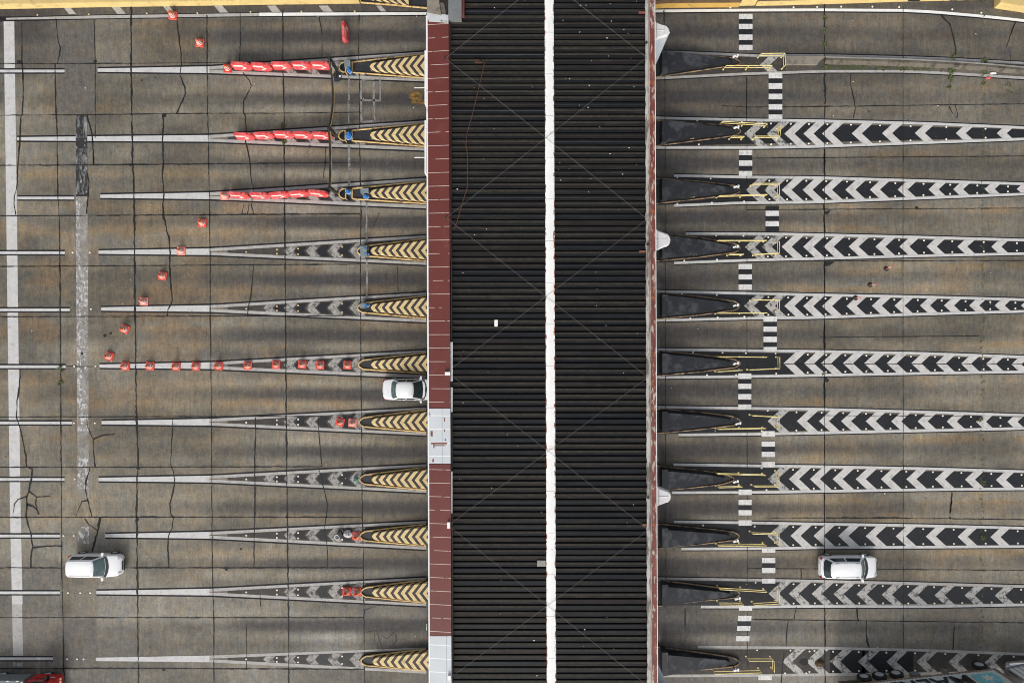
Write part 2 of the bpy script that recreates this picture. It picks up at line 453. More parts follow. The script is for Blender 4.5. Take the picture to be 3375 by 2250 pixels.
def ground_tone(PX, PY):
    sm = lambda a, b, x: np.clip((x - a) / (b - a), 0, 1) ** 2 * (3 - 2 * np.clip((x - a) / (b - a), 0, 1))
    left = PX < 1700
    brown = np.stack([np.full_like(PX, v) for v in (0.109, 0.102, 0.089)], -1)
    grey = np.stack([np.full_like(PX, v) for v in (0.123, 0.119, 0.113)], -1)
    dark = np.stack([np.full_like(PX, v) for v in (0.033, 0.031, 0.034)], -1)
    ochre = np.stack([np.full_like(PX, v) for v in (0.168, 0.120, 0.068)], -1)
    pale = np.stack([np.full_like(PX, v) for v in (0.21, 0.19, 0.16)], -1)
    n_big = value_noise(PX, PY, 420, 260, 3)
    n_st = value_noise(PX, PY, 520, 26, 9)
    n_mid = value_noise(PX, PY, 120, 70, 21)
    n_vert = value_noise(PX, PY, 40, 150, 33)
    c = brown.copy()
    g = np.clip(sm(1650, 2150, PY) * 0.9 + (n_big - 0.5) * 0.9 + np.where(left, 0.0, 0.05), 0, 1)[..., None]  # painted vignette: lighter grey towards the bottom, with random patches
    c = c * (1 - g) + grey * g
    # slabs poured at different times
    rs = np.random.RandomState(5)
    tl = rs.uniform(0.86, 1.14, (len(JX_L), len(JY_L))); tr = rs.uniform(0.87, 1.13, (len(JX_R), len(JY_R)))
    wl = rs.uniform(-0.03, 0.03, (len(JX_L), len(JY_L)))
    il = np.clip(np.searchsorted(JX_L, PX) - 1, 0, len(JX_L) - 1); jl = np.clip(np.searchsorted(JY_L, PY) - 1, 0, len(JY_L) - 1)
    ir = np.clip(np.searchsorted(JX_R, PX) - 1, 0, len(JX_R) - 1); jr = np.clip(np.searchsorted(JY_R, PY) - 1, 0, len(JY_R) - 1)
    tone = np.where(left, tl[il, jl], tr[ir, jr])
    c *= tone[..., None]
    warm = wl[np.minimum(il, len(JX_L) - 1), jl]
    c *= np.stack([1 + warm, np.ones_like(warm), 1 - warm * 1.6], -1)
    # wheel and oil tracks along each lane
    track = np.zeros_like(PX); side = np.zeros_like(PX)
    for k in range(11):
        yc = np.where(left, LANES_L[k], LANES_R[k]) + (value_noise(PX, PY, 700, 4000, 50 + k, 2) - 0.5) * 18
        track = np.maximum(track, np.exp(-(np.abs(PY - yc) / 22.0) ** 2.6))
        side = np.maximum(side, np.exp(-((np.abs(PY - yc) - 34) / 17.0) ** 2))
    near_l = sm(380, 1350, PX) * left; near_r = np.where(left, 0, np.exp(-np.clip(PX - 2165, 0, None) / 520.0))
    oil = track * np.clip(near_l * 1.1 + near_r * 0.95 + 0.12, 0, 1) * (0.5 + 0.95 * n_st)
    oil = np.clip(oil * 1.12, 0, 0.88)[..., None]
    tan = (0.45 * side * np.clip(near_l + 0.6 * near_r + 0.3, 0, 1) * (0.35 + 1.2 * n_mid))[..., None]
    c = c * (1 + tan * np.array([1.05, 1.0, 0.90]))
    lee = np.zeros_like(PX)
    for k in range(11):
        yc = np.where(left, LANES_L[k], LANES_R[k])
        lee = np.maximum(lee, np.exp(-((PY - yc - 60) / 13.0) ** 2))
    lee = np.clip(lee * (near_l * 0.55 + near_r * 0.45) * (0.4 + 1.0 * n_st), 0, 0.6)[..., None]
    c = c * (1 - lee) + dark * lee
    och = np.clip((side * 0.9 + track * 0.35) * sm(0.45, 0.75, n_mid * 0.55 + n_st * 0.45) * 1.25, 0, 0.75)
    och *= np.where(left, 0.75, 0.35 + 0.65 * sm(2450, 2750, PX)) * (1 - 0.75 * sm(1750, 2050, PY))
    c = c * (1 - och[..., None]) + ochre * och[..., None]
    pl = np.clip(sm(0.58, 0.80, n_vert * 0.5 + n_mid * 0.5) * sm(500, 900, PY) * 0.5, 0, 0.5) * np.where(left, 1, 0.6)
    c = c * (1 - pl[..., None]) + pale * pl[..., None]
    blot = value_noise(PX, PY, 260, 120, 71)
    c = c * (0.70 + 0.60 * sm(0.30, 0.68, blot))[..., None]
    rust = np.clip(np.exp(-((PY - 1050) / 420.0) ** 2) * left * sm(0.48, 0.72, n_mid) * 0.45, 0, 0.5)[..., None]
    c = c * (1 - rust) + np.array([0.150, 0.098, 0.056]) * rust
    c = c * (1 - oil) + dark * oil
    strip = (np.where(left, 1 - sm(38, 52, PY + (PX - 850) * 0.012), 1 - sm(24, 36, PY)) * 0.62 * (0.7 + 0.5 * n_mid))[..., None]
    c = c * (1 - strip) + dark * strip
    corner = ((1 - sm(60, 260, PX)) * (1 - sm(60, 260, PY)) * 0.7)[..., None]
    c = c * (1 - corner) + dark * corner
    # dirt and painted shade by the canopy edge, painted vignette darkening the top
    grime_and_shade = np.where(left, sm(1060, 1430, PX) * 0.46, (1 - sm(2180, 2600, PX)) * 0.58)
    grime_and_shade = np.clip(grime_and_shade * (0.7 + 0.6 * n_big), 0, 0.62)
    grime_and_shade = np.maximum(grime_and_shade, (1 - sm(40, 330, PY)) * 0.34 * (0.6 + 0.8 * n_mid))
    grime_and_shade = np.maximum(grime_and_shade, np.where(left, 0, (1 - sm(150, 820, PY)) * (0.44 + 0.24 * (1 - sm(2300, 2900, PX))) * (0.7 + 0.6 * n_mid)))
    c = c * (1 - grime_and_shade[..., None]) + dark * grime_and_shade[..., None]
    # under the roof the paving is mixed darker
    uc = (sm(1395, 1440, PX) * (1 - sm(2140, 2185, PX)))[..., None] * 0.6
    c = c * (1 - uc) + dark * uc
    # recast panel at upper left, truck shadow painted in at lower left
    for x0, x1, y0, y1, f in ((186, 313, 65, 377, 0.86), (0, 160, 2040, 2200, 0.80), (205, 318, 2040, 2210, 0.86), (0, 205, 2205, 2400, 0.78)):
        m = (PX > x0) & (PX < x1) & (PY > y0) & (PY < y1)
        c[m] = c[m].mean() * f * np.array([1.06, 1.0, 0.96]) * (0.96 + 0.08 * n_mid[m][:, None])
    return np.clip(c * 1.30, 0.012, 0.5)

def build_ground():
    xs = np.concatenate([[-900, -400, -160, -80, -55], np.linspace(-44, 44, 501), [55, 80, 160, 400, 900]])
    ys = np.concatenate([[-900, -400, -160, -70, -45], np.linspace(-31, 31, 353), [45, 70, 160, 400, 900]])
    X, Y = np.meshgrid(xs, ys)
    ny, nx = X.shape
    me = bpy.data.meshes.new("ground")
    co = np.stack([X, Y, np.zeros_like(X)], -1).reshape(-1, 3)
    idx = np.arange(nx * ny).reshape(ny, nx)
    q = np.stack([idx[:-1, :-1], idx[:-1, 1:], idx[1:, 1:], idx[1:, :-1]], -1).reshape(-1, 4)
    me.vertices.add(len(co)); me.vertices.foreach_set("co", co.ravel())
    me.loops.add(q.size); me.loops.foreach_set("vertex_index", q.ravel())
    me.polygons.add(len(q)); me.polygons.foreach_set("loop_start", np.arange(0, q.size, 4))
    me.update(calc_edges=True)
    PX = np.clip(X * S + 1687.5, -180, 3560); PY = np.clip(-Y * S + 1125, -200, 2460)
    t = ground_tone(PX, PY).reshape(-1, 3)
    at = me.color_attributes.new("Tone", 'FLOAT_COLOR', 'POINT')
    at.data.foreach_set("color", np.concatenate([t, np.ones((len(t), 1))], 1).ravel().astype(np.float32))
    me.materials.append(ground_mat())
    o = bpy.data.objects.new("ground", me)
    COL.objects.link(o)
    return structure(o, "brown and grey stained concrete paving of the toll plaza")

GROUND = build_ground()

# ---------------------------------------------------------------- road markings
Z0, Z1, Z2, Z3, Z4 = 0.003, 0.006, 0.010, 0.015, 0.020

def band(mb, top, bot, z, mi=0, step=60):
    """strip between two polylines in image pixels"""
    xs = sorted(set([p[0] for p in top] + [p[0] for p in bot]))
    x0, x1 = max(top[0][0], bot[0][0]), min(top[-1][0], bot[-1][0])
    n = max(2, int((x1 - x0) / step) + 1)
    xx = [lerp(x0, x1, i / (n - 1)) for i in range(n)]
    vs = [G(x, interp(top, x), 0) for x in xx] + [G(x, interp(bot, x), 0) for x in xx]
    vs = [(v.x, v.y, z) for v in vs]
    return mb.add(vs, [(n + i, n + i + 1, i + 1, i) for i in range(n - 1)], mi)

def shift(pts, d):
    return [(x, y + d) for x, y in pts]

def poly(mb, pts, z, mi=0):
    g = [G(x, y) for x, y in pts]
    a = sum(g[i].x * g[(i + 1) % len(g)].y - g[(i + 1) % len(g)].x * g[i].y for i in range(len(g)))
    if a < 0: g.reverse()
    return mb.flat([(p.x, p.y) for p in g], z, mi)

def ribbon(mb, pts, w, z=Z4, jit=0.35, mi=0):
    """hand-drawn looking tar line along a polyline in image pixels, width w image pixels"""
    P = []
    for a, b in zip(pts, pts[1:]):
        L = math.hypot(b[0] - a[0], b[1] - a[1]); n = max(1, int(L / 9))
        for i in range(n):
            P.append((lerp(a[0], b[0], i / n), lerp(a[1], b[1], i / n)))
    P.append(pts[-1])
    vs = []; k = 1.0
    for i, p in enumerate(P):
        a = P[max(0, i - 1)]; b = P[min(len(P) - 1, i + 1)]
        dx, dy = b[0] - a[0], b[1] - a[1]; L = math.hypot(dx, dy) or 1
        nx, ny = -dy / L, dx / L
        k = k * 0.6 + 0.4 * rnd.uniform(1 - 2 * jit, 1 + 2 * jit)
        j = rnd.uniform(-1, 1) * w * jit * 0.5
        h = max(0.7, w * k) / 2
        for sgn in (1, -1):
            g = G(p[0] + nx * (j + sgn * h), p[1] + ny * (j + sgn * h)); vs.append((g.x, g.y, z))
    n = len(P)
    return mb.add(vs, [(2 * i, 2 * i + 2, 2 * i + 3, 2 * i + 1) for i in range(n - 1)], mi)

def marking(name, mb, mats, label):
    return structure(mb.build(name, mats), label)

# entry side: pointed lane dividers leading to each island -------------------------------------------------
# line start, line y, dash (x0, x1, y), upper and lower white line at the canopy, tip x, nose
ISL = [
    dict(s=322, y=232, d=(0, 213, 235), u=(171, 179), l=(261, 269), rt=178, rb=258, nose=(1161, 222), sq=1),
    dict(s=56, y=458, d=None,           u=(398, 406), l=(488, 497), rt=407, rb=483, nose=(1161, 447), sq=1),
    dict(s=331, y=647, d=(58, 245, 653), u=(587, 596), l=(677, 687), rt=598, rb=671, nose=(1161, 638), sq=1),
    dict(s=325, y=831, d=(0, 214, 833), u=(776, 784), l=(865, 873), rt=787, rb=860, nose=(1178, 827), sq=0),
    dict(s=334, y=1018, d=(0, 230, 1021), u=(964, 971), l=(1053, 1062), rt=975, rb=1049, nose=(1179, 1014), sq=0),
    dict(s=328, y=1206, d=(0, 218, 1208), u=(1154, 1161), l=(1237, 1247), rt=1163, rb=1230, nose=(1182, 1201), sq=0),
    dict(s=335, y=1392, d=(0, 238, 1393), u=(1342, 1348), l=(1427, 1434), rt=1351, rb=1424, nose=(1184, 1390), sq=0),
    dict(s=325, y=1579, d=(0, 213, 1579), u=(1529, 1536), l=(1616, 1623), rt=1540, rb=1614, nose=(1186, 1579), sq=0),
    dict(s=347, y=1764, d=(0, 198, 1765), u=(1716, 1723), l=(1802, 1810), rt=1727, rb=1798, nose=(1187, 1765), sq=0),
    dict(s=318, y=1951, d=(0, 198, 1952), u=(1902, 1908), l=(1989, 1996), rt=1910, rb=1985, nose=(1190, 1950), sq=0),
    dict(s=316, y=2171, d=(0, 175, 2169), u=(2132, 2138), l=(2210, 2218), rt=2138, rb=2208, nose=(1190, 2176), sq=0),
]
LCHEV = [868, 936, 1008, 1080, 1152]
for i, I in enumerate(ISL):
    mb = MB()
    y = I["y"]; tip = 690; yt = y - 1.5
    black = i != 10
    uT = [(I["s"], y - 5.5), (tip, yt - 11), (1405, I["u"][0])]
    uB = [(tip, yt - 1), (1405, I["u"][1] + 1)]
    lT = [(tip, yt + 1), (1405, I["l"][0] - 1)]
    lB = [(I["s"], y + 5.5), (tip, yt + 11), (1405, I["l"][1])]
    stem_t = [(I["s"], y - 5.5), (tip, yt - 11)]; stem_b = [(I["s"], y + 5.5), (tip, yt + 11)]
    if black:
        band(mb, shift(uT, -5), shift(uT, 1), Z1, 0)
        band(mb, shift(lB, -1), shift(lB, 5), Z1, 0)
    band(mb, stem_t, stem_b, Z2, 1)
    U = [(tip, yt - 11), (1405, I["u"][0])]; L = [(tip, yt + 11), (1405, I["l"][1])]
    band(mb, U, uB, Z2, 2)
    band(mb, lT, L, Z2, 2)
    band(mb, [(tip + 60, interp(uB, tip + 60)), (1405, interp(uB, 1405))], [(tip + 60, interp(lT, tip + 60)), (1405, interp(lT, 1405))], Z1, 3)
    for a in LCHEV:
        if a < 900 and i % 3 != 1: continue
        yc = (interp(uB, a) + interp(lT, a)) / 2
        hu = yc - interp(uB, a + 10)
        w = 30
        poly(mb, [(a, yc), (a + hu * .9, yc - hu), (a + hu * .9 + w, yc - hu), (a + w, yc), (a + hu * .9 + w, yc + hu), (a + hu * .9, yc + hu)], Z2 + .001, 4)
        # fresh black wedge in front of the pale one
        if a < 1140:
            b0 = a + w + 6
            h2 = hu * .92
            poly(mb, [(b0, yc), (b0 + h2 * .9, yc - h2), (b0 + h2 * .9 + 27, yc - h2), (b0 + 29, yc), (b0 + h2 * .9 + 27, yc + h2), (b0 + h2 * .9, yc + h2)], Z2 + .002, 5)
    if I["d"]:
        x0, x1, yd = I["d"]
        x0 = x0 - 250 if x0 == 0 else x0
        band(mb, [(x0, yd - 9.5), (x1, yd - 9.5)], [(x0, yd + 9), (x1, yd + 9)], Z1, 0)
        band(mb, [(x0, yd - 4.5), (x1, yd - 4.5)], [(x0, yd + 4.5), (x1, yd + 4.5)], Z2, 1)
    marking("lane_divider_marking", mb, [EDGE, WHITE, GREYW, BLACKW, WORN, BLACK],
            f"white pointed lane divider with black edges leading right to the {TOP[i]}")

# top edge line and worn diagonal hatching
mb = MB()
et = [(-250, 60), (60, 58), (310, 52), (850, 44), (1405, 41), (1480, 41)]
band(mb, shift(et, -3), shift(et, 13), Z1, 0)
band(mb, [(20, 60), (310, 52), (855, 44)], [(20, 66), (310, 62), (855, 54)], Z2, 1)
band(mb, [(855, 43), (1405, 41)], [(855, 54), (1405, 50)], Z2, 2)
for x, w in ((205, 22), (365, 26), (536, 20), (706, 26), (880, 28), (1050, 30), (1240, 16)):
    poly(mb, [(x, 20), (x + w, 19), (x + w + 24, 47), (x + 22, 47)], Z1 - .002, 1)
marking("edge_line_marking", mb, [EDGE, GREYW, WHITEB, WORN], "long white edge line with worn slanted hatching below the yellow barrier")

# broad bars across the lanes at far left
mb = MB()
SL = [(-60, 4), (70, 12), (560, 19), (1130, 26), (1680, 33), (2150, 43)]
def vstrip(mb, pts, w, y0, y1, z, mi, step=60):
    n = max(2, int((y1 - y0) / step) + 1)
    vs = []
    for k in range(n):
        yy = lerp(y0, y1, k / (n - 1))
        x = interp([(p[0], p[1]) for p in pts], yy)
        for xx in (x, x + w):
            g = G(xx, yy); vs.append((g.x, g.y, z))
    return mb.add(vs, [(2 * k, 2 * k + 2, 2 * k + 3, 2 * k + 1) for k in range(n - 1)], mi)
vstrip(mb, SL, 35, 70, 1990, Z0, 0)
vstrip(mb, SL, 33, 1990, 2162, Z0, 1)
vstrip(mb, SL, 34, 2180, 2195, Z0, 2)
marking("stop_line_marking", mb, [WHITE, GREYW, WORN], "broad whitish bar painted across all lanes at far left")
mb = MB()
SW = [(380, 250), (560, 250), (1120, 253), (1700, 257)]
vstrip(mb, SW, 38, 380, 648, Z2 + .002, 0)
vstrip(mb, SW, 38, 382, 455, Z3, 5)
vstrip(mb, SW, 38, 490, 640, Z3, 5)
vstrip(mb, SW, 38, 648, 1330, Z0, 2)
vstrip(mb, SW, 38, 880, 1010, Z0 + .001, 3)
vstrip(mb, SW, 36, 1020, 1330, Z3 + .001, 4)
vstrip(mb, SW, 14, 650, 1330, Z3, 1)
vstrip(mb, SW, 37, 1330, 1420, Z2, 1)
vstrip(mb, SW, 37, 1330, 1640, Z0, 2)
vstrip(mb, SW, 36, 1500, 1610, Z2, 1)
vstrip(mb, SW, 36, 1735, 1790, Z2, 1)
marking("worn_bar_marking", mb, [M("strip_black", (0.022, 0.022, 0.023), .3, 2.0, .7, spot=((.30, .30, .30), 3.0, .60, .66, (1, .5, 1))), WORN2, M("ghost_paint", (0.34, 0.325, 0.305), 0.25, 3.0, 0.8, alpha=(1.2, 0.22, 0.66, (1, 0.5, 1))), WORN2, M("sparse_flecks", (0.60, 0.60, 0.60), 0.12, 2.0, 0.75, alpha=(3.0, 0.56, 0.61)), M("strip_smear", (0.42, 0.42, 0.42), 0.2, 2.0, 0.75, alpha=(1.5, 0.46, 0.74, (2.2, 0.5, 1)))],
        "flaking black and white bar across the lanes right of the broad white bar")

# exit side: tapering hatched wedges ------------------------------------------------------------------------
def W(u, l, ap, x0, mat=4, bl=5):
    return dict(u=u, l=l, ap=ap, x0=x0, mat=mat, bl=bl)
HAT = [
    None,
    W([(2162, 385), (2440, 391), (2500, 392), (2675, 394), (3047, 403), (3375, 417)], [(2162, 491), (2500, 491), (2675, 488), (3047, 475), (3375, 463)],
      [2453, 2527, 2585, 2648, 2709, 2807, 2907, 3015, 3150, 3285], 2444),
    W([(2222, 575), (2494, 580), (2675, 581), (3047, 592), (3375, 602)], [(2222, 682), (2440, 673), (2675, 671), (3047, 657), (3375, 644)],
      [2458, 2518, 2576, 2645, 2709, 2786, 2867, 2958, 3060, 3141, 3245, 3351], 2448),
    W([(2260, 766), (2485, 766), (2675, 769), (3047, 778), (3375, 787)], [(2222, 871), (2485, 861), (2675, 857), (3047, 847), (3375, 840)],
      [2455, 2510, 2576, 2647, 2714, 2797, 2885, 2964, 3054, 3155, 3267], 2446),
    W([(2162, 956), (2500, 963), (2675, 967), (3047, 974), (3375, 983)], [(2162, 1060), (2500, 1052), (2675, 1051), (3047, 1039), (3375, 1030)],
      [2452, 2521, 2585, 2647, 2709, 2790, 2873, 2948, 3032, 3111, 3194, 3278, 3365], 2444),
    W([(2162, 1147), (2500, 1151), (2675, 1153), (3047, 1160), (3375, 1172)], [(2162, 1248), (2500, 1244), (2675, 1241), (3047, 1234), (3375, 1229)],
      [2582, 2650, 2706, 2778, 2848, 2922, 3003, 3084, 3167, 3249, 3333], 2560),
    W([(2162, 1337), (2500, 1341), (2675, 1343), (3047, 1353), (3375, 1364)], [(2236, 1437), (2500, 1434), (2675, 1431), (3047, 1423), (3375, 1415)],
      [2530, 2626, 2699, 2772, 2853, 2937, 3024, 3120, 3216, 3320], 2500),
    W([(2220, 1526), (2500, 1530), (2675, 1532), (3047, 1539), (3375, 1549)], [(2215, 1627), (2500, 1626), (2675, 1623), (3047, 1617), (3375, 1614)],
      [2530, 2600, 2669, 2744, 2820, 2903, 2987, 3081, 3180, 3282], 2520),
    W([(2222, 1714), (2440, 1717), (2675, 1721), (3047, 1727), (3375, 1735)], [(2246, 1812), (2500, 1811), (2675, 1808), (3047, 1806), (3375, 1804)],
      [2530, 2605, 2681, 2763, 2853, 2952, 3051, 3156, 3264], 2520),
    W([(2162, 1901), (2500, 1906), (2675, 1909), (3047, 1918), (3375, 1927)], [(2310, 2003), (2500, 2003), (2675, 2001), (3047, 2002), (3375, 1996)],
      [2533, 2600, 2675, 2747, 2823, 2906, 2991, 3080, 3179, 3279], 2520, 6),
    W([(2300, 2126), (2500, 2128), (2675, 2129), (3047, 2137), (3375, 2150)], [(2187, 2230), (2500, 2228), (2675, 2226), (3047, 2222), (3375, 2216)],
      [2578, 2656, 2736, 2828, 2921, 3020, 3125, 3245], 2560, 7, 7),
]
HAT[0] = W([(2190, 167), (2485, 180), (2717, 180), (2975, 186), (3119, 191), (3375, 205)], [(2160, 263), (2440, 249), (2717, 240), (2975, 240), (3119, 246), (3375, 262)], [2505], 2490, 7, 5)
EXTRAP = 90
STUDS = []
for i, H in enumerate(HAT):
    mb = MB()
    u, l = H["u"], H["l"]
    ext = lambda p: p + [(3375 + EXTRAP, p[-1][1] + (p[-1][1] - p[-2][1]) / (p[-1][0] - p[-2][0]) * EXTRAP)]
    u, l = ext(u), ext(l)
    t = 8.5
    if i < 10:
        band(mb, shift(u, -3.5), shift(u, 1), Z1, 0)
        band(mb, shift(l, -1), shift(l, 3.5), Z1, 0)
    band(mb, u, shift(u, t), Z2, 1 if i not in (0, 9, 10) else 2)
    band(mb, shift(l, -t), l, Z2, 1 if i not in (0, 10) else 2)
    iu, il = shift(u, t), shift(l, -t)
    xs0 = 2150
    if i == 0:
        band(mb, [(xs0, interp(iu, xs0)), (2590, interp(iu, 2590))], [(xs0, interp(il, xs0)), (2590, interp(il, 2590))], Z1, 4)
    elif i == 10:
        for a, b in ((2735, 2850), (2842, 3010)):
            band(mb, [(a, interp(iu, a)), (b, interp(iu, b))], [(a, interp(il, a)), (b, interp(il, b))], Z1, 3)
        band(mb, [(xs0, 2140), (2735, interp(iu, 2735))], [(xs0, interp(il, xs0)), (2735, interp(il, 2735))], Z1, 4)
        band(mb, [(3010, interp(iu, 3010)), (3465, interp(iu, 3465))], [(3010, interp(il, 3010)), (3465, interp(il, 3465))], Z1, 4)
    else:
        band(mb, [(xs0, interp(iu, xs0)), (3465, interp(iu, 3465))], [(xs0, interp(il, xs0)), (3465, interp(il, 3465))], Z1, 3)
    ap = H["ap"]
    st = []
    for k, a in enumerate(ap):
        w = 33
        yc = (interp(iu, a) + interp(il, a)) / 2
        hu = yc - interp(iu, a + 45); hl = interp(il, a + 45) - yc
        q = 1.08
        scuff = H["mat"] if H["mat"] != 4 else (7 if (k < 2 and i in (1, 2, 3, 4)) or (k == 0 and i in (6, 7, 8)) else 5)
        if scuff == 6: scuff = 7
        poly(mb, [(a, yc), (a + q * hu, yc - hu), (a + q * hu + w, yc - hu + .3), (a + w, yc)], Z2 + .001, scuff)
        poly(mb, [(a, yc), (a + w, yc), (a + q * hl + w, yc + hl - .3), (a + q * hl, yc + hl)], Z2 + .001, scuff)
        nx = ap[k + 1] if k + 1 < len(ap) else a + (a - ap[k - 1] if k else 80)
        xm = (a + w + nx) / 2
        if i > 0:
            st += [(xm + q * (hu - 9), yc - hu + 7), (xm + q * (hl - 9), yc + hl - 7)]
    STUDS.append([p for p in st if p[0] < 3372])
    marking("hatched_marking" if i else "median_line_marking", mb, [EDGE, WHITE, GREYW, BLACK, BLACKW, CHALK, WORN, CHALKOLD],
            f"tapering hatched marking with white chevrons on black right of the {TOP[i]}" if i else
            "white lines either side of the concrete median right of the topmost island")

# line under the upper right barrier
mb = MB()
rt = [(2160, 33), (2440, 30), (2700, 29), (2990, 31), (3090, 37), (3240, 50), (3375, 64), (3465, 76)]
band(mb, shift(rt, 8), shift(rt, 13), Z1, 0)
band(mb, rt, shift(rt, 9), Z2, 1)
marking("edge_line_marking", mb, [EDGE, WHITEB], "white edge line curving down below the upper right barrier")

# zebra crossings, one short piece per lane
ZEB = [
    (2435, 2480, [(47, 64), (80, 97), (115, 133), (149, 166)]),
    (2533, 2578, [(240, 259), (275, 294), (310, 328), (344, 362), (378, 393)]),
    (2435, 2479, [(495, 512), (529, 547), (564, 580)]),
    (2523, 2567, [(695, 712), (729, 746)]),
    (2434, 2478, [(870, 887), (904, 921), (937, 955)]),
    (2516, 2560, [(1042, 1060), (1076, 1093), (1109, 1127), (1143, 1159)]),
    (2433, 2476, [(1230, 1248), (1264, 1281), (1298, 1316), (1332, 1349)]),
    (2510, 2554, [(1420, 1438), (1454, 1471), (1488, 1505), (1521, 1539)]),
    (2434, 2477, [(1612, 1630), (1646, 1663), (1680, 1697), (1713, 1731)]),
    (2511, 2555, [(1805, 1820), (1837, 1854), (1870, 1887), (1905, 1921)]),
    (2436, 2480, [(1995, 2011), (2027, 2045), (2061, 2077), (2094, 2111)]),
    (2499, 2543, [(2223, 2239), (2257, 2274)]),
]
for i, (x0, x1, bars) in enumerate(ZEB):
    mb = MB()
    sk = (lambda y: -(y - 1995) * 0.095) if i == 10 else (lambda y: 0)
    y0, y1 = bars[0][0] - (17 if i in (3,) else 0), bars[-1][1] + (17 if i in (3, 4) else 0)
    if i < 10 or i == 10:
        dark = [(a[1], b[0]) for a, b in zip(bars, bars[1:])]
        if i == 3: dark = [(680, 695)] + dark + [(746, 762)]
        if i in (8, 7, 9, 10): dark = [d for k, d in enumerate(dark) if k == 1]
        for a, b in dark:
            poly(mb, [(x0 + sk(a), a - 1), (x1 + sk(a), a - 1), (x1 + sk(b), b + 1), (x0 + sk(b), b + 1)], Z3, 1)
    for a, b in bars:
        poly(mb, [(x0 + sk(a), a), (x1 + sk(a), a), (x1 + sk(b), b), (x0 + sk(b), b)], Z4 + 0.002, 0)
    marking("zebra_crossing_marking", mb, [M("zebra_white", (0.66, 0.66, 0.65), 0.12, 3.0, 0.7, spot=((0.40, 0.39, 0.38), 2.0, 0.52, 0.70, (4, 1, 1))), BLACK],
            f"zebra crossing bars in the {ORD[i] if i < 11 else 'lowest'} exit lane from the top")

